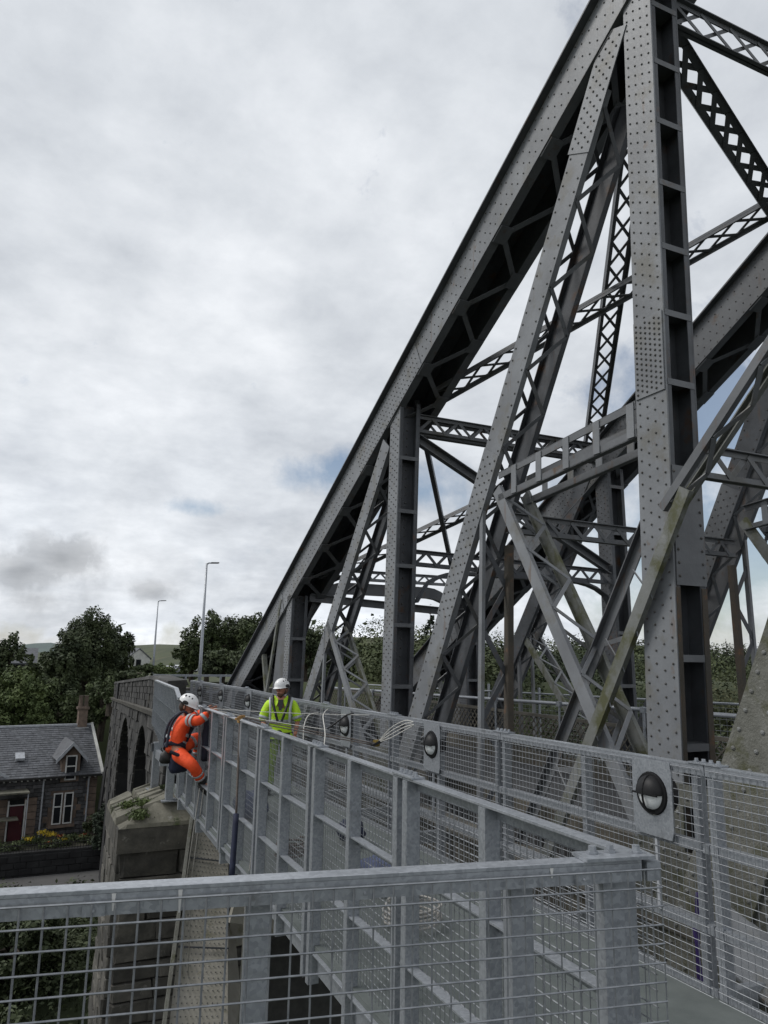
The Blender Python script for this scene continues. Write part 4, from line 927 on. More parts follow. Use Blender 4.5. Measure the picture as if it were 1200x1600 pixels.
# walls at the bridge head behind the walkway
hw = thing('bridge_head_wall', (4.2, 24, 0), 'low grey stone wall closing off the far end of the walkway', 'wall')
for k in range(9):
    for j in range(4): boxo('stone', 'stone', (3.2+k*.46+(j % 2)*.2, 22.6, .12+j*.23), (.44, .3, .215), hw, kind='rock%d' % ((k+j) % 5))
er = thing('end_railing', (4, 22.2, 0), 'plain two rail steel barrier across the end of the walkway', 'railing')
for zz in (1.28, .82): bar('rail', 'galv', (3.0, 22.1, zz), (6.2, 22.1, zz), .06, .05, er)
for xx in (3.05, 3.9, 4.9, 6.1): bar('post', 'galv', (xx, 22.1, 0), (xx, 22.1, 1.3), .06, .05, er, wd=(0, 1, 0))

# ================================================================== house below
HO = Vector((3.55, 45.2, -7.9)); HM = Matrix.Translation(HO) @ Matrix.Rotation(R(7), 4, 'Z')
house = link('stone_house', None, None, HM, label='grey stone house with slate roof, red door and one chimney in the valley below', cat='house')
def hb(name, m, c, s_, parent=house, kind='cube', **kw): return link(name, shape(kind, m), parent, HM @ Matrix.Translation(c) @ Matrix.Diagonal((*s_, 1)), **kw)
def hm(mb, name, m, parent=house, **kw): mb.v = [tuple(HM @ Vector(v)) for v in mb.v]; return mb.build(name, m, parent, **kw)
EZ, RZ, RY = 3.2, 5.45, 3.9
mb = MB(); mb.box((-5.5, RY, 1.6), (11, 2*RY-.3, 3.2)); mb.add([(0, .15, 3.2), (0, 2*RY-.15, 3.2), (0, RY, 5.3), (-.3, .15, 3.2), (-.3, 2*RY-.15, 3.2), (-.3, RY, 5.3)], [(0, 1, 2), (3, 5, 4), (0, 2, 5, 3), (1, 4, 5, 2)])
wall = hm(mb, 'wall', 'mortar')
q_ = random.Random(12); mb = MB(); z = 0
def hole(x, z_): return (-2.3 < x < -.95 and .55 < z_ < 2.5) or (-4.3 < x < -3.1 and z_ < 2.3) or (-1.85 < x < -.95 and z_ > 2.9)
while z < 3.15:
    x = -6+q_.uniform(0, .2)
    while x < -.3:
        w = q_.uniform(.22, .5)
        if not hole(x+w/2, z+.1): mb.box((x+w/2, .13-q_.uniform(0, .02), z+.1), (w-.02, .08, .17))
        x += w
    z += .2
hm(mb, 'wall_stones', 'whinstone', kind='stuff')
for k in range(9): hb('quoin', 'sandstone', (-.18-(k % 2)*.06, .12, .2+k*.355), (.42+(k % 2)*.14, .16, .33))
mb = MB(); q_ = random.Random(4)
sl_ = Vector((0, RY+.25, RZ-EZ)); ln = sl_.length; ud = sl_.normalized(); nrm_ = Vector((0, -ud.z, ud.y))
mb.add([(-11, -.25, EZ-.02), (.25, -.25, EZ-.02), (.25, RY, RZ-.02), (-11, RY, RZ-.02)], [(0, 1, 2, 3)]); mb.add([(-11, 2*RY+.25, EZ-.02), (.25, 2*RY+.25, EZ-.02), (.25, RY, RZ-.02), (-11, RY, RZ-.02)], [(3, 2, 1, 0)])
roof = hm(mb, 'roof', 'slate')
mb = MB(); s_ = 0
while s_ < ln-.1:
    x = -8+q_.uniform(0, .2)
    while x < .22:
        w = q_.uniform(.16, .28); x1 = min(x+w, .25)
        p = Vector((0, -.25, EZ))+ud*s_; p2 = p+ud*.26; o = q_.uniform(.02, .035)
        mb.add([(x+.005, *(p+nrm_*o)[1:]), (x1-.005, *(p+nrm_*o)[1:]), (x1-.005, *(p2+nrm_*.004)[1:]), (x+.005, *(p2+nrm_*.004)[1:]), (x+.005, *p[1:]), (x1-.005, *p[1:])], [(0, 1, 2, 3), (4, 5, 1, 0)]); x = x1
        if x1 >= .25: break
    s_ += .2
hm(mb, 'slates', 'slate', roof, kind='stuff')
hb('ridge_cap', 'lead', (-5.4, RY, RZ+.02), (11.3, .22, .1), roof)
mb = MB(); mb.hexa([(.16, -.3, EZ-.1), (.3, -.3, EZ-.1), (.3, RY, RZ-.08), (.16, RY, RZ-.08), (.16, -.3, EZ+.1), (.3, -.3, EZ+.1), (.3, RY, RZ+.12), (.16, RY, RZ+.12)]); hm(mb, 'verge_board', 'creamwall', roof)
hb('gutter', 'iron', (-4.2, -.28, EZ-.04), (5.0, .1, .09)); hb('gutter', 'iron', (-.35, -.28, EZ-.04), (1.1, .1, .09))
for x in (-2.68, -.42): hb('downpipe', 'lead', (x, .0, 1.6), (.07, .07, 3.1))
for k in range(22): 
    x = -6+k*.28
    if not -1.9 < x < -.9: hb('eave_bracket', 'creamwall', (x, -.1, EZ-.12), (.06, .22, .1))
hb('aerial', 'iron', (-.35, RY, 6.9), (.02, .02, .6)); hb('aerial', 'iron', (-.35, RY, 7.15), (.5, .02, .02))
def sash(cx, z0, z1, w, yy=.07, parent=house):
    f = hb('window', 'whitepaint', (cx, yy+.06, (z0+z1)/2), (w, .05, z1-z0), parent)
    zm = z0+(z1-z0)*.56
    for (a, b) in ((z0+.06, zm-.03), (zm+.03, z1-.06)): hb('pane', 'glass', (cx, yy+.02, (a+b)/2), (w-.13, .04, b-a), f)
    for x_ in (-1, 1): hb('frame', 'whitepaint', (cx+x_*(w/2-.03), yy+.005, (z0+z1)/2), (.065, .06, z1-z0), f)
    for z_ in (z0+.03, zm, z1-.03): hb('frame', 'whitepaint', (cx, yy+.003, z_), (w-.13, .055, .06), f)
hb('window_surround', 'sandstone', (-1.62, .165, 1.55), (1.42, .12, 1.95)); hb('window_surround', 'sandstone', (-2.42, .12, 1.0), (.25, .1, .3)); hb('window_surround', 'sandstone', (-.83, .12, 1.5), (.25, .1, .3))
hb('sill', 'sandstone', (-1.62, .02, .62), (1.3, .2, .12))
sash(-1.88, .72, 2.3, .45); sash(-1.34, .72, 2.3, .45)
dm = hb('dormer', 'sandstone', (-1.4, .75, 3.55), (.92, 1.4, 1.4))
mb = MB(); mb.add([(-1.86, .05, 4.25), (-.94, .05, 4.25), (-1.4, .05, 4.85), (-1.86, 1.8, 4.25), (-.94, 1.8, 4.25), (-1.4, 1.8, 4.85)], [(0, 1, 2), (0, 2, 5, 3), (1, 4, 5, 2)]); hm(mb, 'gable', 'sandstone', dm)
for sgn in (-1, 1):
    mb = MB(); mb.hexa([(-1.4, -.22, 4.86), (-1.4+sgn*.78, -.22, 3.98), (-1.4+sgn*.78, 2.2, 3.98), (-1.4, 2.6, 4.86), (-1.4, -.22, 4.93), (-1.4+sgn*.8, -.22, 4.05), (-1.4+sgn*.8, 2.2, 4.05), (-1.4, 2.6, 4.93)]); hm(mb, 'dormer_roof', 'slate', dm)
    mb = MB(); mb.hexa([(-1.4, -.27, 4.74), (-1.4+sgn*.8, -.27, 3.84), (-1.4+sgn*.8, -.22, 3.84), (-1.4, -.22, 4.74), (-1.4, -.27, 4.95), (-1.4+sgn*.82, -.27, 4.05), (-1.4+sgn*.82, -.22, 4.05), (-1.4, -.22, 4.95)]); hm(mb, 'bargeboard', 'lead', dm)
sash(-1.4, 2.95, 4.22, .56, -.05)
ch = hb('chimney', 'sandstone', (-.35, RY, 5.8), (.5, .5, 1.3)); hb('chimney_cap', 'sandstone', (-.35, RY, 6.42), (.66, .62, .14), ch); hb('flashing', 'whitepaint', (-.35, RY-.3, 5.28), (.75, .06, .06), ch)
for k, x in enumerate((-.5, -.2)):
    mb = MB(); mb.tube([(x, RY, 6.48), (x, RY, 6.7), (x, RY, 7.05), (x, RY, 7.12)], [.15, .12, .12, .15], 10); hm(mb, 'chimney_pot', 'sandstone', ch)
mb = MB(); mb.hexa([(-4.05, .95, 3.95), (-3.6, .95, 3.95), (-3.6, 1.4, 4.2), (-4.05, 1.4, 4.2), (-4.05, .9, 4.08), (-3.6, .9, 4.08), (-3.6, 1.35, 4.33), (-4.05, 1.35, 4.33)]); hm(mb, 'skylight', 'lead', roof)
dr = hb('door', 'reddoor', (-3.85, .06, .95), (.62, .1, 1.75)); hb('fanlight', 'glass', (-3.85, .05, 2.0), (.62, .08, .22)); hb('door_frame', 'whitepaint', (-3.85, .08, 1.86), (.8, .1, .07)); hb('handle', 'brass', (-3.62, -.0, .95), (.03, .05, .08), dr)
for x in (-4.25, -3.45): hb('door_frame', 'whitepaint', (x, .07, 1.05), (.07, .12, 2.1))
for k in range(6): hb('quoin', 'sandstone', (-3.15-(k % 2)*.06, .1, .2+k*.36), (.5+(k % 2)*.1, .14, .33)); hb('quoin', 'sandstone', (-4.55, .1, .2+k*.36), (.5, .14, .33))
hb('porch_canopy', 'capstone', (-4.2, -.5, 2.62), (1.5, 1.3, .08)); hb('porch_shelf', 'capstone', (-4.4, -.7, 1.35), (1.1, .8, .06))
for x in (-3.5, -4.9): hb('porch_post', 'lead', (x, -1.05, 1.3), (.05, .05, 2.6))
mb = MB(); mb.add([(-5.1, -.1, 3.6), (-4.1, -.1, 3.0), (-4.1, -.02, 3.0), (-5.1, -.02, 3.6), (-5.1, -.1, 3.75), (-4.05, -.1, 3.12), (-4.05, -.02, 3.12), (-5.1, -.02, 3.75)], [(0, 1, 5, 4), (3, 7, 6, 2), (4, 5, 6, 7), (0, 3, 2, 1), (1, 2, 6, 5)]); hm(mb, 'bargeboard', 'lead')
# garden, railings, wall and lane
mb = MB(); mb.box((-10, 43.6, -8.2), (28, 3.6, .86)); mb.build('garden', 'earth', kind='structure')
gw = thing('garden_wall', (-2, 41.8, -9), 'dark rubble retaining wall between the lane and house garden', 'wall')
boxo('core', 'stoneblack', (-9, 41.95, -8.35), (27, .5, 1.3), gw)
for j in range(4):
    for k in range(22): boxo('stone', 'stoneblack', (-7+k*.55+(j % 2)*.25, 41.7, -8.85+j*.3), (.53, .12, .28), gw, kind='rock%d' % ((k*3+j) % 5))
rf = thing('iron_railing', (-2, 41.8, -7.7), 'low black iron railing with pointed heads along top of garden wall', 'railing')
for zz in (-7.62, -7.38): bar('rail', 'iron', (-8, 41.8, zz), (4.3, 41.8, zz), .03, .03, rf)
for k in range(95):
    x = -8+k*.13; boxo('paling', 'iron', (x, 41.8, -7.47), (.025, .025, .42), rf, kind='bar'); 
mb = MB(); mb.box((-12, 39.9, -8.78), (36, 3.1, .1)); mb.build('lane', 'roadpale', kind='structure')
mb = MB(); mb.box((-12, 38.1, -8.75), (36, .2, .25)); mb.build('kerb', 'roadpale', kind='structure')
link('garden_plants', leafmesh('garden_plants', 'leaf', [(x, 43.0+.7*math.sin(x*3), -7.6) for x in np.arange(-6, 4, .45)], [(.4, .4, .32)]*23 if False else [(.38, .4, .22+.1*abs(math.sin(x*5))) for x in np.arange(-6, 4, .45)], 7000, .12, 5, hollow=.2), None, label='green garden plants in front of the stone house', cat='plants', kind='stuff')
link('yellow_flowers', leafmesh('yellow_flowers', 'flowery', [P(74, 1302, 43.6), P(66, 1300, 43.4), P(82, 1303, 43.4), P(45, 1310, 43.), P(100, 1310, 43)], [(.3, .3, .14)]*3+[(.3, .3, .08)]*2, 420, .09, 9, hollow=.1), None, label='patch of yellow flowers under the double window', cat='flowers', kind='stuff')
link('orange_flowers', leafmesh('orange_flowers', 'flowero', [P(78, 1316, 42.6), P(95, 1306, 43.3), P(130, 1304, 43.3)], [(.25, .25, .12)]*3, 200, .08, 10, hollow=.1), None, label='few orange flowers behind the iron railing', cat='flowers', kind='stuff')

# ================================================================== trees and shrubs on the left
def T(px, pt, pb, Y, r, label, m='leaf', seed=1, n=9000, leaf=.3, **kw):
    b = P(px, pb, Y); t = P(px, pt, Y); h = t.z-b.z; return tree(kw.pop('name', 'leafy_tree'), (b.x, b.y, b.z), h, r, label, m, n, leaf, seed, **kw)
gB = 'trees and bushes behind the house'
T(128, 945, 1145, 58, 2.35, 'tallest dark broad tree behind the house roof', 'leafdark', 11, 26000, .20, cl=46, crown0=.1, group=gB)
T(172, 975, 1120, 60, 1.5, 'dark tree crowding the utility poles beside the tallest tree', 'leafdark', 12, 8000, .25, group=gB, crown0=.15)
T(88, 985, 1140, 56, 1.3, 'slimmer tree on left side of the tallest tree', 'leafdark', 13, 6000, .25, group=gB, crown0=.1)
T(40, 1012, 1135, 60, 1.7, 'rounded tree under the far left dark roof', 'leaf', 14, 8000, .25, group=gB, crown0=.05)
T(-5, 985, 1120, 66, 1.6, 'tree cut by left edge of the picture beside the dark roof', 'leafdark', 15, 5000, .27, group=gB, crown0=.05)
T(12, 1040, 1150, 52, 1.9, 'bright green bush low at the left edge', 'leaflight', 16, 8000, .2, group=gB, crown0=.0)
T(62, 1050, 1160, 53, 1.6, 'mid green bush behind the chimney end of the roof', 'leaf', 17, 7000, .2, group=gB, crown0=.0)
T(52, 1090, 1160, 51, 1.2, 'yellowish bush just above the ridge', 'leaflight', 18, 6000, .17, group=gB, crown0=.0)
T(112, 1075, 1180, 52, 1.5, 'dense bush right behind the roof ridge', 'leaf', 19, 8000, .19, group=gB, crown0=.0)
T(155, 1055, 1150, 50, 1.1, 'ivy covered bush leaning on the viaduct end', 'leaf', 20, 7000, .18, group=gB, crown0=.0)
T(172, 1062, 1110, 47.5, .55, 'ivy clump hanging over the end of the stone parapet', 'leaf', 21, 3500, .14, group=gB, crown0=.0)
T(-30, 1100, 1200, 50, 1.6, 'bright bush beyond the left edge next to the roof', 'leaflight', 22, 4000, .2, group=gB, crown0=.0)
T(222, 1035, 1060, 58, 1.0, 'low hedge bush at foot of the shorter lamp post', 'leaf', 23, 4000, .15, crown0=.0, group='bushes beside the road beyond the viaduct')
T(256, 1034, 1064, 56, .9, 'small pale bush between the two lamp posts', 'leaflight', 24, 3500, .15, crown0=.0, group='bushes beside the road beyond the viaduct')
T(205, 1046, 1066, 50, .9, 'dark hedge bush directly above the stone parapet', 'leafdark', 25, 3000, .15, crown0=.0, group='bushes beside the road beyond the viaduct')
T(285, 1045, 1070, 90, 1.6, 'bush right of the parked cars', 'leaf', 26, 3000, .22, crown0=.0, group='bushes beside the road beyond the viaduct')
for k, (px, pt, Y, r, lb, m) in enumerate(((322, 955, 64, 2.0, 'rounded tree behind the taller lamp post', 'leaf'), (365, 950, 66, 2.2, 'tree touching the tip of the lowest chord', 'leafdark'), (400, 958, 62, 2.0, 'broad tree behind the first steel column', 'leaf'), (300, 985, 66, 1.5, 'thin topped tree left of the taller lamp post', 'leaf'),
      (440, 965, 70, 2.2, 'tree seen behind the third column', 'leafdark'), (478, 975, 74, 2.2, 'tree seen under the arched portal', 'leafdark'), (345, 1010, 58, 1.7, 'lower bush at the foot of the lamp post trees', 'leafdark'), (392, 1015, 56, 1.6, 'lower bush beside the chord end', 'leafdark'))):
    T(px, pt, 1075, Y, r*1.1, lb, m, 40+k, 9000, .26, group='trees behind the bridge end', crown0=.06, cl=40)
for k, (px, pt, Y, r, lb) in enumerate(((520, 985, 85, 3, 'wood edge tree behind the first diagonal'), (560, 1000, 90, 3, 'wood edge tree left of the middle column'), (590, 1010, 82, 2.6, 'low wood edge tree just beside the middle column'), (655, 1010, 90, 3.2, 'wood edge tree right of the middle column'), (700, 1015, 95, 3.2, 'wood edge tree behind the sloping riveted diagonal'))):
    T(px, pt, 1090, Y, r*1.1, lb, 'leafdark', 60+k, 8000, .34, group='trees at the edge of the wood across the road', crown0=.0, cl=36)
p = P(672, 1040, 70); conifer((p.x, 70, P(672, 1100, 70).z), P(672, 948, 70).z-P(672, 1100, 70).z, 2.2, 'pointed dark conifer behind the middle column', 7000, 71)
for k, (px, pt) in enumerate(((1122, 1008), (1138, 1000), (1152, 1004), (1166, 1010))):
    b = P(px, 1060, 140); conifer((b.x, 140, b.z), P(px, pt, 140).z-b.z, 1.7, 'conifer on the skyline at right, %s of four' % ('leftmost', 'second and tallest', 'third', 'last')[k], 1800, 80+k, 'conifers on the right skyline')
# low river bank foliage
ug = [(g1.uniform(-16, 4.5), g1.uniform(5, 38)) for g1 in [random.Random(21)] for _ in range(460)]
link('undergrowth', leafmesh('undergrowth', 'leafdark', [(x, y, gh(x, y)+.25) for x, y in ug], [(1.15, 1.15, .5+.5*math.sin(i*1.7)**2) for i in range(460)], 130000, .17, 99, hollow=.5), None, label='dark tangled undergrowth covering the river bank below', cat='undergrowth', kind='stuff')
for k, (x, y, h, r, lb, m) in enumerate(((-3.2, 19, 4.6, 2.2, 'dark tree below the platform at bottom left', 'leafdark'), (-.6, 22, 4.2, 2.1, 'dark bush next to the pier foot', 'leafdark'), (-5.5, 24, 4.0, 2.4, 'leafy tree below at the left edge', 'leaf'), (-1.6, 15, 3.6, 1.8, 'nearest shrub seen through the mesh', 'leafdark'), (-3.4, 28, 3.0, 2.2, 'shrub below the pale lane', 'leaf'), (.2, 30, 2.6, 1.6, 'shrub between the lane and pier', 'leafdark'), (-7, 30, 3.2, 2.4, 'far left shrub below the lane', 'leaf'))):
    tree('bank_shrub', (x, y, gh(x, y)), h, r, lb, m, 9000, .19, 100+k, 'shrubs on the bank below the platform', crown0=0, cat='shrub', cl=40)
b = P(168, 1330, 40.5); tree('conifer_bush', (b.x, 41, P(170, 1345, 41).z), P(170, 1248, 41).z-P(170, 1345, 41).z, .85, 'rounded grey green bush between house and stone pier', 'conifer', 6000, .14, 120, None, crown0=0, cat='bush', cl=30)
b = P(148, 1300, 43.5); tree('bush', (b.x, 43.5, -7.8), 1.5, .6, 'dark bush at the right corner of the house', 'leafdark', 2500, .13, 121, None, crown0=0, cat='bush', cl=16)
# far wooded hillside
g_ = random.Random(3)
def wood(nm, n, y0, y1, r0, r1, nl, leaf, m, label, seed, f0=.30, f1=1.6, keep=1.0):
    cs, rs = [], []
    while len(cs) < n:
        y = y0+(y1-y0)*g_.random()**.8; x = g_.uniform(y*f0, y*f1)
        if gh(x, y) > -2.2+2.6*math.sin(x*.05) and g_.random() < .95: continue
        if keep < 1 and math.sin(x*.045+y*.02)+.6*math.sin(x*.1-y*.06) > keep: continue
        rr = g_.uniform(r0, r1); cs.append((x, y, gh(x, y)+rr*.5)); rs.append((rr, rr, rr*.95))
    link(nm, leafmesh(nm, m, cs, rs, nl, leaf, seed, hollow=.8), None, label=label, cat='woodland', kind='stuff')
wood('wooded_hillside', 1500, 100, 330, 1.8, 6.5, 180000, .8, 'woodleaf', 'dark wooded hillside beyond the bridge', 77, keep=.55)
wood('shore_scrub', 520, 46, 120, 1.2, 3.2, 150000, .36, 'woodleaf', 'mixed green scrub along the shore below the bridge', 78, .45, 1.5)
# plants rooted on the pier cap
for k, (x, y, z, r_, lb) in enumerate(((1.95, 15.0, -1.0, .16, 'bright green weed at left corner of the pier cap'), (2.1, 15.5, -.9, .14, 'weed growing between cap stones of the pier'), (1.85, 15.8, -.98, .12, 'small weed at the back of the pier cap'))):
    link('weed', leafmesh('weed', 'leaflight', [(x, y, z)], [(r_*1.3, r_*1.3, r_*.7)], 500, .05, 130+k, hollow=.1), None, label=lb, cat='weed', group='weeds on the pier cap')
cs = [(g_.uniform(1.7, 4.2), g_.uniform(14.95, 16.7), 0) for _ in range(60)]; cs = [(x, y, min(-.80, -1.16+.42*min(x-1.6, y-14.85))) for x, y, _ in cs]
link('moss', leafmesh('moss', 'leaf', cs, [(.14, .14, .035)]*60, 9000, .03, 140, hollow=.1), None, label='moss and grass tufts on top of the stone pier', cat='moss', kind='stuff')

# ================================================================== street lamps, poles, cars, far houses
def lamp(px0, py0, px1, py1, Y, arm, label):
    a, b = P(px0, py0, Y), P(px1, py1, Y); t = thing('street_lamp', (a.x, Y, a.z-1.5), label, 'street lamp', 'street lamps on the approach road'); a = Vector((a.x, Y, a.z-1.5)); b = Vector((a.x, Y, b.z))
    mb = MB(); mb.tube([a, a.lerp(b, .35), b], [.095, .08, .045], 10); mb.build('pole', 'galv', t, smooth=True)
    mb = MB(); mb.tube([b+Vector((0, 0, -.05)), b+Vector((.1, 0, .02)), b+Vector((arm*.4, 0, .03))], [.04, .035, .03], 8); mb.build('arm', 'galv', t)
    mb = MB(); mb.hexa([b+Vector(v) for v in ((arm*.35, -.1, .0), (arm, -.13, .03), (arm, .13, .03), (arm*.35, .1, .0), (arm*.35, -.08, .06), (arm, -.1, .08), (arm, .1, .08), (arm*.35, .08, .06))]); mb.build('lamp_head', 'iron', t)
lamp(239, 1050, 247, 939, 60, .6, 'shorter and farther street lamp left, beside the big tree')
lamp(312, 1060, 322, 880, 36, .58, 'taller and nearer street lamp rising above the walkway end')
for k, (px, pt, Y) in enumerate(((184, 975, 62), (179, 990, 66))):
    a, b = P(px-2, 1060, Y), P(px, pt, Y); t = thing('utility_pole', (a.x, Y, a.z), ('taller grey pole with short crossarm in front of the tree', 'thinner pole just left behind it')[k], 'pole', 'poles by the big tree')
    mb = MB(); mb.tube([a, (a.x, Y, b.z)], [.06, .045], 8); mb.build('pole', 'lead', t)
    if k == 0: mb = MB(); mb.beam((a.x-.05, Y, b.z-.05), (a.x+.35, Y, b.z+.05), .06, .06); mb.build('crossarm', 'iron', t)
t = thing('sign_post', P(288, 1058, 80), 'dark narrow sign post standing beside the cars', 'sign'); a = P(288, 1060, 80); b = P(288, 1043, 80); mb = MB(); mb.beam(a, b, .3, .1, (1, 0, 0)); mb.build('post', 'iron', t); 
def car(loc, m, rz, label):
    t = thing('parked_car', loc, label, 'car', 'cars parked beyond the viaduct'); M = Matrix.Translation(loc) @ Matrix.Rotation(rz, 4, 'Z')
    def cb(mb, name, mt, parent=t): mb.v = [tuple(M @ Vector(v)) for v in mb.v]; return mb.build(name, mt, parent, smooth=False)
    pr = [(-2.1, .35), (-2.1, .75), (-1.3, .9), (-.7, 1.35), (.8, 1.42), (1.6, 1.0), (2.1, .85), (2.1, .35)]
    n = len(pr); mb = MB(); mb.add([(x, -.85, z) for x, z in pr]+[(x, .85, z) for x, z in pr], [(i, (i+1) % n, n+(i+1) % n, n+i) for i in range(n)]+[tuple(range(n)), tuple(range(2*n-1, n-1, -1))]); cb(mb, 'body', m)
    mb = MB(); mb.hexa([(-.6, -.86, .95), (.9, -.86, .95), (.9, .86, .95), (-.6, .86, .95), (-.35, -.86, 1.28), (.7, -.86, 1.3), (.7, .86, 1.3), (-.35, .86, 1.28)]); cb(mb, 'side_window', 'glass')
    mb = MB(); mb.hexa([(-1.32, -.7, .93), (-1.28, -.7, .9), (-1.28, .7, .9), (-1.32, .7, .93), (-.8, -.65, 1.32), (-.72, -.65, 1.3), (-.72, .65, 1.3), (-.8, .65, 1.32)]); cb(mb, 'windscreen', 'glass')
    for x in (-1.35, 1.3):
        for y in (-.82, .82): mb = MB(); mb.tube([(x, y-.1, .33), (x, y+.1, .33)], .33, 12); cb(mb, 'wheel', 'tyre')
    for y in (-.6, .6): mb = MB(); mb.box((-2.1, y, .65), (.06, .3, .14)); cb(mb, 'headlight', 'whitepaint')
for k, (px, py, Y, m, rz, lb) in enumerate(((262, 1054, 128, 'carwhite', 1.2, 'white car parked leftmost beyond the hedge'), (275, 1052, 134, 'carwhite', .9, 'white car parked in the middle'), (286, 1053, 130, 'cargrey', 1.1, 'grey car parked next to the sign post'), (300, 1051, 138, 'carwhite', .4, 'white car parked rightmost below the trees'))):
    car(P(px, py, Y), m, rz, lb)
def smallhouse(px, pb, pe, pr, Y, w, d, label, wall_, rz=0, name='white_house'):
    b = P(px, pb, Y); e_ = P(px, pe, Y); r_ = P(px, pr, Y); t = thing(name, (b.x, Y, b.z), label, 'house'); M = Matrix.Translation((b.x, Y, b.z-1)) @ Matrix.Rotation(rz, 4, 'Z'); he, hr = e_.z-b.z+1, r_.z-b.z+1
    def cb(mb, nm, mt, parent=t): mb.v = [tuple(M @ Vector(v)) for v in mb.v]; return mb.build(nm, mt, parent)
    mb = MB(); mb.box((0, 0, he/2), (w, d, he)); mb.add([(w/2, -d/2, he), (w/2, d/2, he), (w/2, 0, hr), (-w/2, -d/2, he), (-w/2, d/2, he), (-w/2, 0, hr)], [(0, 1, 2), (3, 5, 4), (0, 2, 5, 3), (1, 4, 5, 2)]); wl = cb(mb, 'wall', wall_)
    for s_ in (-1, 1):
        mb = MB(); k = 1.06; mb.hexa([(-w/2*k, 0, hr+.02), (w/2*k, 0, hr+.02), (w/2*k, s_*d/2*1.1, he-.15), (-w/2*k, s_*d/2*1.1, he-.15), (-w/2*k, 0, hr+.14), (w/2*k, 0, hr+.14), (w/2*k, s_*d/2*1.1, he-.03), (-w/2*k, s_*d/2*1.1, he-.03)]); cb(mb, 'roof', 'slate')
    for (x, z) in ((-w*.2, he*.75), (w*.2, he*.75)): mb = MB(); mb.box((x, -d/2-.01, z), (.8, .06, 1.1)); cb(mb, 'window', 'glass')
    mb = MB(); mb.box((w/2+.01, 0, he*.75), (.06, .7, 1.1)); cb(mb, 'window', 'glass')
smallhouse(202, 1052, 1028, 1014, 95, 3.0, 3.4, 'white gabled house half hidden by trees beyond the viaduct', 'creamwall', -1.0)
smallhouse(2, 1060, 1034, 1014, 72, 5.0, 4.2, 'house with a dark roof at the left edge above the bushes', 'whinstone', 0, 'dark_roofed_house')

# ================================================================== ropes, slings, bags and bits on the walkway
def rope(name, pts, r, m, label, cat='rope', sag=0, group=None, n=14):
    pts = [Vector(p) for p in pts]
    if len(pts) == 2: a, b = pts; pts = [a.lerp(b, i/n)+Vector((0, 0, -sag*4*(i/n)*(1-i/n))) for i in range(n+1)]
    mb = MB(); mb.tube(pts, r, 6); return mb.build(name, m, None, smooth=True, label=label, cat=cat, group=group)
def curve(pts, n=8):   # Catmull-Rom
    pts = [Vector(p) for p in pts]; o = []; q = [pts[0]]+pts+[pts[-1]]
    for i in range(1, len(q)-2):
        for k in range(n):
            t = k/n; a, b, c, d = q[i-1:i+3]; o.append(.5*((2*b)+(c-a)*t+(2*a-5*b+4*c-d)*t*t+(3*b-3*c+d-a)*t**3))
    return o+[pts[-1]]
rope('rope', [P(333, 1107, 10.3), P(590, 1117, 9.1)], .0045, 'whiterope', 'upper thin pale rope stretched from the climber to the inner fence', sag=.02, group='ropes over the walkway')
rope('rope', [P(333, 1109, 10.25), P(512, 1140, 9.0)], .0045, 'whiterope', 'lower thin pale rope sloping down toward the black shackles', sag=.015, group='ropes over the walkway')
rope('rope', [P(345, 1114, 9.9), P(583, 1161, 8.2)], .007, 'brownrope', 'upper brown rope running to the brass pulley', group='ropes over the walkway')
rope('rope', [P(350, 1120, 9.7), P(583, 1164, 8.2)], .0065, 'brownrope', 'lower brown rope running to the brass pulley', group='ropes over the walkway')
for k, (dy, dz) in enumerate(((0, 0), (.08, .03), (-.05, -.06), (.04, -.1))):
    rope('sling', curve([P(590, 1160, 8.2)+Vector((0, 0, 0)), P(610, 1138+k*5, 8.0), P(632, 1126+k*5, 7.75), P(646, 1128+k*2, 7.6)+Vector((0, dy*.3, 0))]), .0055, 'whiterope', ('topmost', 'second', 'third', 'lowest')[k]+' pale sling loop between pulley and inner fence', 'sling', group='sling loops at the pulley')
pl = thing('pulley', P(588, 1161, 8.2), 'small brass pulley block hanging on the brown ropes above the walkway', 'pulley')
c_ = P(588, 1161, 8.2); mb = MB(); mb.tube([c_+Vector((-.03, 0, 0)), c_+Vector((.03, 0, 0))], .04, 14); mb.build('wheel', 'brass', pl); mb = MB(); mb.beam(c_+Vector((-.06, .0, -.02)), c_+Vector((.1, 0, .05)), .03, .09, (0, 0, 1)); mb.build('cheek', 'black', pl)
rope('strap', curve([P(512, 1138, 9.0), P(524, 1130, 8.9), P(540, 1118, 8.8), P(552, 1114, 8.7)]), .010, 'black', 'black strap with shackles tied to the inner fence rail', 'strap')
rope('sling', curve([P(505, 1160, 7.6), P(502, 1190, 7.55), P(508, 1150, 7.7), P(505, 1118, 8.4), P(512, 1108, 8.9)]), .006, 'whiterope', 'pale cord hanging straight down beside the mid fence joint', 'cord')
rope('cord', curve([P(474, 1158, 9.6), P(475, 1135, 9.7), P(482, 1118, 9.9), P(497, 1113, 10.2)]), .0075, 'whiterope', 'thick white cord looped over the inner fence right of the man in yellow', 'cord')
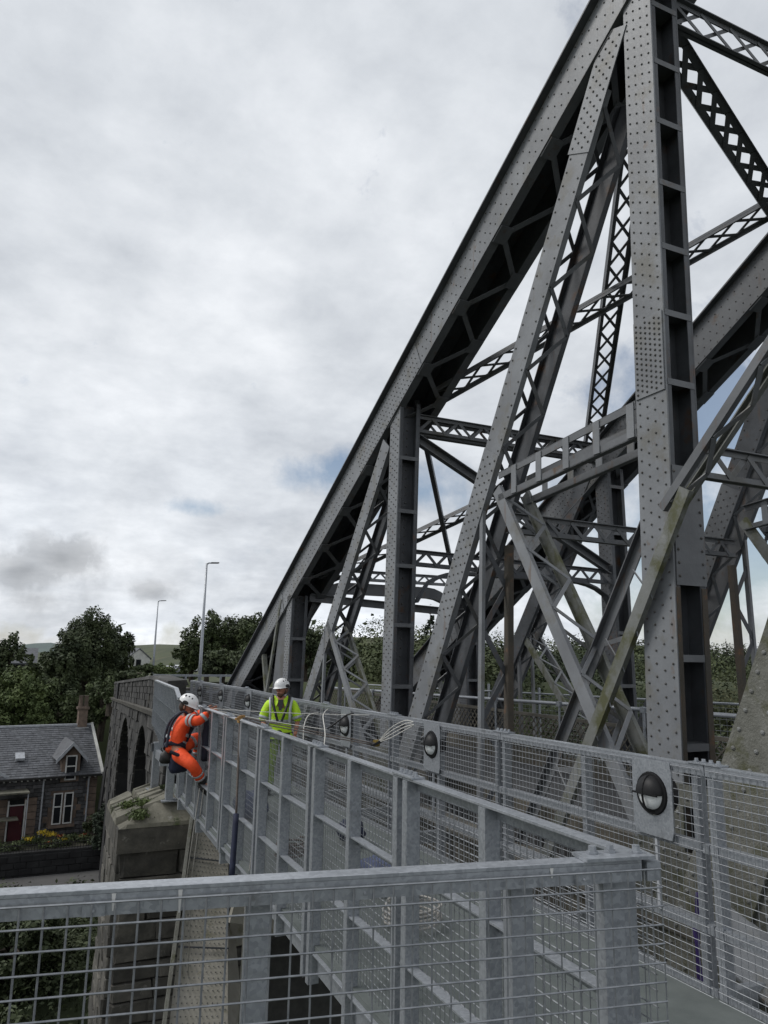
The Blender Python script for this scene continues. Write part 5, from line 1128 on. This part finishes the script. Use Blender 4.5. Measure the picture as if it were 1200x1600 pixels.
# rope wrapped in a dark sleeve outside the fence
a, b, c_ = P(378, 1125, 8.25), P(369, 1275, 7.75), P(362, 1372, 7.5)
rope('hanging_rope', [a+Vector((-.02, 0, 0)), b], .013, 'brownrope', 'brown rope hanging down the outer side of the fence from the yellow sling', n=6)
rope('rope_sleeve', [b+Vector((0, 0, .02)), c_], .032, 'bluecloth', 'dark blue protective sleeve round lower part of the hanging rope', 'rope sleeve', n=6)
rope('lifeline', [P(312, 1232, 10.2), P(292, 1372, 10.9), P(281, 1600, 12.5)], .007, 'wirerope', 'left one of two ropes dropping from the climber past the stone pier', group='ropes dropping from the climber')
rope('lifeline', [P(318, 1234, 10.2), P(300, 1372, 10.9), P(291, 1600, 12.5)], .007, 'wirerope', 'right one of two ropes dropping from the climber past the stone pier', group='ropes dropping from the climber')
rope('lifeline', [P(398, 1300, 7.6), P(384, 1400, 7.6), P(372, 1600, 8.5)], .006, 'wirerope', 'thin vertical rope seen through the near mesh beside the riveted leg', group='ropes dropping from the climber')
rp_ = rope('yellow_sling', curve([P(361, 1121, 8.9), P(368, 1124, 8.7), P(376, 1123, 8.5), P(372, 1127, 8.5)]), .018, 'yellowsling', 'yellow webbing sling wrapped over the outer fence rail', 'sling')
wp = thing('edge_protector', P(382, 1127, 8.2), 'small wooden edge protector clipped over the fence top rail', 'edge protector')
c_ = Vector((XL(8.15), 8.15, zr(8.15)))
for k in (-1, 0, 1): boxo('plate', 'wood', c_+Vector((k*.03-.03, k*.03, .03+.01*k)), (.07, .025, .022), wp, rz=.6)
boxo('side', 'wood', c_+Vector((-.045, 0, -.0)), (.012, .07, .05), wp)
# blue bag, rope coil and cloth on the deck
def blob(name, c, r, m, label, cat, seed=0):
    q = np.random.default_rng(seed); mb = MB(); mb.ellipsoid((0, 0, 0), (1, 1, 1), 16, 10); v = np.array(mb.v); ph = q.uniform(0, 6, 6)
    k = 1+.14*np.sin(3*v[:, 0]+ph[0])*np.cos(4*v[:, 1]+ph[1])+.10*np.sin(7*v[:, 2]+5*v[:, 0]+ph[2]); v = v*k[:, None]*np.array(r)+np.array(c); v[:, 2] = np.maximum(v[:, 2], c[2]-r[2]*.7)
    mb.v = [tuple(x) for x in v]; return mb.build(name, m, None, smooth=True, label=label, cat=cat)
dk = lambda y: zr(y)-1.38
blob('tarpaulin', (3.0, 6.5, dk(6.5)+.16), (.2, .3, .13), 'bluebag', 'crumpled pale blue tarpaulin lying on the walkway deck', 'tarpaulin', 1)
blob('kit_bag', (3.4, 8.2, dk(8.2)+.14), (.15, .22, .14), 'bluecloth', 'dark blue kit bag on the deck by the yellow man', 'bag', 2)
blob('kit_bag', (2.75, 10.1, dk(10)+.14), (.22, .28, .2), 'bluebag', 'blue bag lying at the feet of the man in yellow', 'bag', 3)
cl_ = [(2.85+.22*math.cos(t)*(1+.1*math.sin(t*3.3)), 5.6+.2*math.sin(t), dk(5.6)+.02+.0045*t) for t in np.arange(0, 34, .35)]
rope('rope_coil', cl_, .009, 'wirerope', 'coil of pale rope lying on deck behind the outer fence', 'rope coil')
cl_ = [(2.6+.16*math.cos(t)*(1+.15*math.sin(t*2.3)), 7.9+.16*math.sin(t), dk(7.9)+.02+.006*t) for t in np.arange(0, 26, .35)]
rope('rope_coil', cl_, .011, 'brownrope', 'brown tangled rope coil farther along the deck', 'rope coil')
# purple rope and debris in the gap behind the inner fence
rope('purple_rope', curve([(4.4, 4.2, .35), (4.42, 4.25, -.1), (4.4, 4.2, -.62), (4.35, 4.0, -.72), (4.33, 3.5, -.74), (4.35, 2.9, -.74), (4.3, 2.0, -.74)]), .016, 'purple', 'purple rope bunch hanging behind the inner fence and along the ledge', 'rope')
rope('purple_rope', curve([(4.38, 4.24, .2), (4.38, 4.2, -.5), (4.33, 4.5, -.72), (4.3, 5.5, -.74), (4.33, 7, -.74)]), .012, 'purple', 'second purple rope running away along the ledge', 'rope')
mb = MB(); mb.box((4.62, 7, -.83), (.95, 13, .06)); mb.build('service_ledge', 'brownsteel', kind='structure')
mb = MB()
for k in range(26): mb.box((4.13+.0, 1.5+k*.5, -.78), (.04, .4, .1))
mb.build('ledge_edge', 'paintmoss', kind='structure')
g_ = random.Random(9); mb = MB()
for k in range(5200):
    y = g_.uniform(1, 9.5); x = 4.3+g_.random()**1.5*.72; s_ = g_.uniform(.008, .028); z = -.795+g_.random()*.05*(1+math.sin(y*3)*.5)
    mb.add([(x-s_, y, z), (x, y-s_, z), (x+s_, y, z), (x, y+s_, z), (x+g_.uniform(-.3, .3)*s_, y, z+s_)], [(0, 1, 4), (1, 2, 4), (2, 3, 4), (3, 0, 4)])
mb.build('gravel', 'debris', None, label='loose pale gravel and flakes lying on the ledge behind the inner fence', cat='gravel', kind='stuff')
sp_ = thing('sloping_plate', (4.75, 3.4, -.6), 'pale grey sloping steel plate in the gap behind inner fence', 'plate'); mb = MB(); mb.hexa([(4.55, 2.2, -.75), (4.95, 2.2, -.6), (4.95, 4.4, .12), (4.6, 4.4, -.1), (4.55, 2.2, -.73), (4.95, 2.2, -.58), (4.95, 4.4, .14), (4.6, 4.4, -.08)]); mb.build('sheet', 'paintlt', sp_)

# ================================================================== people
def skin(name, m, pts, edges, radii, parent, sub=2, root=0):
    me = bpy.data.meshes.new(name); me.from_pydata([tuple(p) for p in pts], edges, []); me.materials.append(MATS[m]); o = link(name, me, parent)
    md = o.modifiers.new('skin', 'SKIN'); md.use_smooth_shade = True; md.branch_smoothing = .6
    for i, r_ in enumerate(radii):
        rr = r_ if isinstance(r_, tuple) else (r_, r_); me.skin_vertices[0].data[i].radius = rr; me.skin_vertices[0].data[i].use_root = (i == root)
    sb = o.modifiers.new('sub', 'SUBSURF'); sb.levels = sub; sb.render_levels = sub; return o
def chain(pts): return [(i, i+1) for i in range(len(pts)-1)]
def hand(parent, w, fdir, side, curl=.5, m='skin', up_=Vector((0, 0, 1))):
    """hand at wrist w pointing along fdir; side is the thumb direction"""
    f = Vector(fdir).normalized(); s_ = Vector(side); s_ = (s_-f*s_.dot(f)).normalized(); n = f.cross(s_); mb = MB()
    Mx = Matrix((f, s_, n)).transposed()
    mb.ellipsoid(w+f*.045, (.055, .042, .019), 12, 8, Mx)
    for k, (o, l_) in enumerate(((.03, .068), (.01, .078), (-.01, .073), (-.029, .058))):
        a = w+f*.08+s_*o; b = a+f*l_*.45*math.cos(curl)-n*l_*.45*math.sin(curl); c = b+f*l_*.55*math.cos(curl*2.2)-n*l_*.55*math.sin(curl*2.2); mb.tube([w+f*.05+s_*o*.8, a, b, c], [.010, .0095, .0088, .0065], 7)
    a = w+f*.02+s_*.035; mb.tube([w+f*.01+s_*.015, a, a+f*.03+s_*.022-n*.01, a+f*.055+s_*.018-n*.02], [.012, .012, .010, .007], 7)
    return mb.build('hand', m, parent, smooth=True)
def band(parent, a, b, t, r, w=.028, m='stripe', name='reflective_stripe', sq=1.0, n=18):
    a, b = Vector(a), Vector(b); d = (b-a).normalized(); c = a.lerp(b, t); mb = MB()
    x = d.orthogonal().normalized() if abs(d.z) < .8 else Vector((1, 0, 0)); x = (x-d*x.dot(d)).normalized(); y = d.cross(x); v = []
    for k_, (off, rr) in enumerate(((-w, r*.985), (-w, r), (w, r), (w, r*.985))):
        v += [c+d*off+(x*math.cos(2*math.pi*i/n)+y*math.sin(2*math.pi*i/n)*sq)*rr for i in range(n)]
    mb.add(v, [(j*n+i, j*n+(i+1) % n, (j+1)*n+(i+1) % n, (j+1)*n+i) for j in range(3) for i in range(n)]); return mb.build(name, m, parent, smooth=True)
def head(parent, c, face, tilt=0, hairc='hair', beard=False):
    """head centred at c looking along face; returns nothing, builds face features, hair, helmet"""
    f = Vector(face).normalized(); u = Vector((0, 0, 1)); s_ = f.cross(u).normalized(); u = s_.cross(f); M = Matrix((s_, f, u)).transposed(); c = Vector(c)
    def W_(x, y, z): return c+s_*x+f*y+u*z
    mb = MB(); mb.ellipsoid(W_(0, -.01, .02), (.076, .095, .105), 20, 14, M); mb.ellipsoid(W_(0, .03, -.055), (.052, .055, .06), 16, 10, M)
    mb.add([W_(-.012, .085, .02), W_(.012, .085, .02), W_(.017, .085, -.025), W_(-.017, .085, -.025), W_(0, .118, -.018)], [(0, 1, 4), (1, 2, 4), (2, 3, 4), (3, 0, 4)])
    for k in (-1, 1): mb.ellipsoid(W_(k*.076, -.01, -.005), (.012, .022, .032), 10, 6, M); mb.ellipsoid(W_(k*.03, .078, -.0), (.018, .012, .01), 8, 6, M)
    hd = mb.build('head', 'skin', parent, smooth=True)
    mb = MB()
    for k in (-1, 1): mb.ellipsoid(W_(k*.03, .086, .012), (.012, .006, .007), 8, 6, M)
    mb.build('eyes', 'black', hd)
    mb = MB(); mb.ellipsoid(W_(0, .082, -.052), (.024, .008, .006), 8, 5, M); mb.build('mouth', 'reddoor', hd)
    if beard: mb = MB(); mb.ellipsoid(W_(0, .038, -.072), (.054, .052, .047), 14, 8, M); mb.build('beard', 'beard', hd, smooth=True)
    mb = MB(); mb.ellipsoid(W_(0, -.035, -.01), (.079, .08, .085), 16, 10, M); mb.build('hair', hairc, hd, smooth=True)
    # helmet shell: upper part of an ellipsoid with a short peak
    hl = MB(); nu, nv = 24, 8; v = []
    for j in range(nv+1):
        th = (math.pi/2+.12)*j/nv
        for i in range(nu): a = 2*math.pi*i/nu; v.append(W_(.108*math.sin(th)*math.cos(a), -.01+.135*math.sin(th)*math.sin(a), .055+.118*math.cos(th)))
    for i in range(nu): a = 2*math.pi*i/nu; fr = max(0, math.sin(a))**3; v.append(W_(.112*math.cos(a), -.01+.14*math.sin(a)+.035*fr, .055-.025))
    hl.add(v, [(j*nu+i, (j+1)*nu+i, (j+1)*nu+(i+1) % nu, j*nu+(i+1) % nu) for j in range(nv+1) for i in range(nu)]); he = hl.build('helmet', 'helmet', parent, smooth=True)
    for k in (-1, 1):
        mb = MB(); mb.ellipsoid(W_(k*.106, -.02, .055), (.012, .045, .026), 10, 6, M); mb.build('helmet_clip', 'black', he)
        mb = MB()
        for q in (-.3, 0, .3): mb.ellipsoid(W_(k*.062, -.02+q*.16, .135-.02*abs(q)), (.022, .014, .016), 8, 5, M)
        mb.build('helmet_vent', 'black', he)
        mb = MB(); mb.tube([W_(k*.095, -.01, .03), W_(k*.08, .01, -.05), W_(k*.03, .045, -.115), W_(0, .05, -.12)], .006, 5); mb.build('chin_strap', 'black', he)
    mb = MB(); mb.tube([W_(.112*math.cos(a), -.01+.14*math.sin(a), .036) for a in np.arange(math.pi*1.05, math.pi*1.96, .2)], .010, 6); mb.build('helmet_band', 'black', he)

# --- man in yellow, standing on the deck
B0 = Vector((3.55, 11.6, dk(11.6))); Fv = Vector((-.35, -.94, 0)).normalized(); Av = Vector((.94, -.35, 0))
def Y_(a, f_, z): return B0+Av*a+Fv*f_+Vector((0, 0, z))
ym = thing('person', B0, 'man in yellow hi-vis jacket, black harness and white helmet standing on walkway', 'person')
pts = [Y_(0, 0, .92), Y_(0, .0, 1.1), Y_(0, 0, 1.3), Y_(0, .0, 1.42), Y_(0, .02, 1.5), Y_(-.2, 0, 1.36), Y_(-.27, .02, 1.1), Y_(-.2, .2, .92), Y_(.2, 0, 1.36), Y_(.27, .02, 1.1), Y_(.24, .14, .88), Y_(-.1, 0, .86), Y_(-.12, .02, .46), Y_(-.13, -.02, .08), Y_(-.13, .13, .03), Y_(.1, 0, .86), Y_(.13, .03, .46), Y_(.15, 0, .08), Y_(.16, .14, .03)]
ed = [(0, 1), (1, 2), (2, 3), (3, 4), (3, 5), (5, 6), (6, 7), (3, 8), (8, 9), (9, 10), (0, 11), (11, 12), (12, 13), (13, 14), (0, 15), (15, 16), (16, 17), (17, 18)]
skin('body', 'skin', pts, ed, [.13, .12, .13, .07, .05, .055, .042, .03, .055, .042, .03, .08, .055, .04, .03, .08, .055, .04, .03], ym)
jp = [Y_(0, -.01, .84), Y_(0, -.01, 1.0), Y_(0, -.01, 1.2), Y_(0, -.01, 1.36), Y_(0, 0, 1.425), Y_(-.19, 0, 1.36), Y_(-.255, .02, 1.2), Y_(-.28, .03, 1.07), Y_(.19, 0, 1.36), Y_(.255, .02, 1.2), Y_(.28, .03, 1.07)]
skin('jacket', 'hivis', jp, [(0, 1), (1, 2), (2, 3), (3, 4), (3, 5), (5, 6), (6, 7), (3, 8), (8, 9), (9, 10)], [(.20, .15), (.19, .145), (.20, .15), (.17, .13), (.085, .085), .092, .082, .078, .092, .082, .078], ym, root=1)
for s_ in (-1, 1):
    mb = MB(); mb.hexa([Y_(s_*.035, .07, 1.40), Y_(s_*.10, .02, 1.47), Y_(s_*.13, .04, 1.40), Y_(s_*.07, .135, 1.31), Y_(s_*.03, .09, 1.41), Y_(s_*.10, .04, 1.485), Y_(s_*.135, .055, 1.405), Y_(s_*.07, .15, 1.315)]); mb.build('collar', 'hivis', ym)
    mb = MB(); mb.tube(curve([Y_(s_*.12, -.14, 1.38), Y_(s_*.13, 0, 1.475), Y_(s_*.12, .11, 1.38), Y_(s_*.07, .175, 1.22), Y_(s_*.03, .19, 1.1)]), .020, 6); mb.build('harness_strap', 'black', ym)
    band(ym, jp[5] if s_ < 0 else jp[8], jp[7] if s_ < 0 else jp[10], .74, .083, .022)
    mb = MB(); mb.tube(curve([Y_(s_*.16, -.1, 1.42), Y_(s_*.17, .04, 1.43), Y_(s_*.155, .145, 1.3), Y_(s_*.15, .168, 1.15), Y_(s_*.15, .17, 1.08)]), .02, 6); mb.build('reflective_stripe', 'stripe', ym)
    lp_ = [Y_(s_*.09, 0, .88), Y_(s_*.11, .015, .66), Y_(s_*.125, .03, .46), Y_(s_*.135, 0, .26), Y_(s_*.14, 0, .1)]
    skin('trousers', 'hivisdull', lp_, chain(lp_), [.115, .10, .085, .078, .08], ym)
    mb = MB(); mb.ellipsoid(Y_(s_*.145, .05, .05), (.055, .14, .055), 12, 8, Matrix((Av, Fv, (0, 0, 1))).transposed()); mb.build('boot', 'black', ym, smooth=True)
    sk = [(7, 6), (10, 9)][0 if s_ < 0 else 1]; w_ = pts[sk[0]]; hand(ym, w_, w_-pts[sk[1]], Av*(-s_), .7)
    mb = MB(); mb.tube([Y_(s_*.1, .13, .84), Y_(s_*.17, .03, .74), Y_(s_*.1, -.11, .8)], .02, 6); mb.build('leg_loop', 'black', ym)
band(ym, Y_(0, -.01, .9), Y_(0, -.01, 1.3), .48, .197, .026, sq=.76)
band(ym, Y_(0, -.01, .86), Y_(0, -.01, 1.3), .08, .205, .03, 'black', 'belt', sq=.77)
mb = MB(); mb.ellipsoid(Y_(0, .17, .92), (.05, .03, .05), 10, 6); mb.build('harness_ring', 'iron', ym)
mb = MB(); mb.hexa([Y_(-.045, .10, 1.42), Y_(.045, .10, 1.42), Y_(.02, .15, 1.26), Y_(-.02, .15, 1.26), Y_(-.045, .12, 1.42), Y_(.045, .12, 1.42), Y_(.02, .165, 1.26), Y_(-.02, .165, 1.26)]); mb.build('shirt', 'black', ym)
head(ym, Y_(0, .03, 1.575), (-.85, -.52, -.12), hairc='beard', beard=True)

# --- climber in orange outside the fence
om = thing('person', P(300, 1235, 10.5), 'climber in orange hi-vis suit and white helmet leaning on outer side of fence', 'person')
pel = P(270, 1172, 10.45); wst = P(272, 1158, 10.5); chs = P(283, 1135, 10.5); nk = P(290, 1118, 10.45); shn = P(288, 1124, 10.30); shf = P(294, 1121, 10.66)
eln = P(309, 1127, 10.10); wrn = P(325, 1112, 10.12); elf = P(308, 1118, 10.8); wrf = P(320, 1108, 10.55)
hpn = P(273, 1176, 10.36); knn = P(299, 1196, 10.12); ann = P(314, 1221, 10.3); ton = P(325, 1233, 10.25)
hpf = P(280, 1172, 10.6); knf = P(307, 1150, 10.75); anf = P(309, 1186, 10.8); tof = P(316, 1190, 10.75)
pts = [pel, wst, chs, nk, shn, eln, wrn, shf, elf, wrf, hpn, knn, ann, ton, hpf, knf, anf, tof, P(293, 1110, 10.42)]
ed = [(0, 1), (1, 2), (2, 3), (3, 18), (2, 4), (4, 5), (5, 6), (2, 7), (7, 8), (8, 9), (0, 10), (10, 11), (11, 12), (12, 13), (0, 14), (14, 15), (15, 16), (16, 17)]
skin('body', 'skin', pts, ed, [.13, .11, .12, .06, .06, .042, .028, .06, .042, .028, .09, .06, .04, .03, .09, .06, .04, .03, .05], om)
jp = [pel+Vector((-.02, 0, -.05)), wst, chs, nk+Vector((-.02, 0, -.03)), shn, shn.lerp(eln, .55), eln, eln.lerp(wrn, .5), wrn.lerp(eln, .12), shf, elf, wrf.lerp(elf, .12)]
skin('jacket', 'orange', jp, [(0, 1), (1, 2), (2, 3), (2, 4), (4, 5), (5, 6), (6, 7), (7, 8), (2, 9), (9, 10), (10, 11)], [(.135, .14), (.135, .145), (.145, .16), .085, .09, .078, .068, .058, .05, .09, .068, .05], om, root=1)
for (a, b, c_, nm) in ((hpn, knn, ann, 'near'), (hpf, knf, anf, 'far')):
    L_ = [a.lerp(pel, .75), a.lerp(b, .45), b, b.lerp(c_, .5), c_.lerp(b, .08)]; skin('trousers', 'orange', L_, chain(L_), [.12, .098, .08, .074, .08], om)
    for t in (.45, .68): band(om, b, c_, t, .082, .017)
band(om, hpf, knf, .6, .092, .022); 
for t in (.35, .62): band(om, shn, eln, t, .083, .02)
band(om, eln, wrn, .4, .064, .02); band(om, shf, elf, .5, .08, .022)
tdir = (chs-wst).normalized()
band(om, wst, chs, .1, .147, .022); band(om, wst, chs, .62, .157, .022)
band(om, pel, wst, .35, .146, .03, 'navy', 'belt')
for (c_, t, lab) in ((ann, ton, 0), (anf, tof, 1)):
    d = (t-c_).normalized(); mb = MB(); mb.tube([c_+Vector((0, 0, .07)), c_, c_+Vector((0, 0, -.05))], [.07, .065, .06], 10); mb.tube([c_-d*.04+Vector((0, 0, -.05)), c_+d*.08+Vector((0, 0, -.055)), t+d*.06+Vector((0, 0, -.06))], [.055, .055, .035], 10); mb.build('boot', 'black', om, smooth=True)
hand(om, wrn, Vector((.8, .1, .05)), Vector((0, .6, .6)), .35); hand(om, wrf, Vector((.8, -.2, .0)), Vector((0, -.6, .6)), .35)
for s_ in (0, 1):
    mb = MB(); sh_ = shn if s_ == 0 else shf; mb.tube(curve([pel+Vector((-.12, (-.1, .1)[s_], .05)), chs+Vector((-.16, (-.1, .08)[s_], .05)), sh_+Vector((-.03, 0, .10)), sh_+Vector((.09, .03, -.06)), wst+Vector((.14, (-.06, .05)[s_], 0))]), .018, 6); mb.build('harness_strap', 'navy', om)
    mb = MB(); h_ = hpn if s_ == 0 else hpf; mb.tube(curve([h_+Vector((-.1, -.1, .03)), h_+Vector((.05, -.13, -.03)), h_+Vector((.13, 0, -.02)), h_+Vector((.05, .1, .0))]), .022, 6); mb.build('leg_loop', 'navy', om)
for k in range(4):
    c_ = pel+Vector((.02+.03*k, -.17-.01*k, -.02-.015*k)); mb = MB(); mb.tube([c_+Vector((.025*math.cos(t), 0, .05*math.sin(t))) for t in np.arange(0, 6.5, .6)], .005, 5); mb.build('carabiner', 'lead', om)
head(om, P(291, 1104, 10.40), (.82, -.45, -.42), hairc='hair', beard=False)
bg_ = blob('rope_bag', P(277, 1192, 10.55), (.13, .13, .17), 'bluecloth', 'dark blue rope bag hanging under the climber', 'bag', 6)
bt_ = blob('tool_pouch', P(258, 1184, 10.6), (.10, .09, .10), 'black', 'black tool pouch hanging behind the climber', 'pouch', 8)
cc = blob('black_coat', P(322, 1160, 10.35), (.06, .08, .34), 'navy', 'dark folded kit sleeve hanging on the fence beside the climber', 'kit sleeve', 9)
for o in (om, bg_, bt_): o.location.x += .02
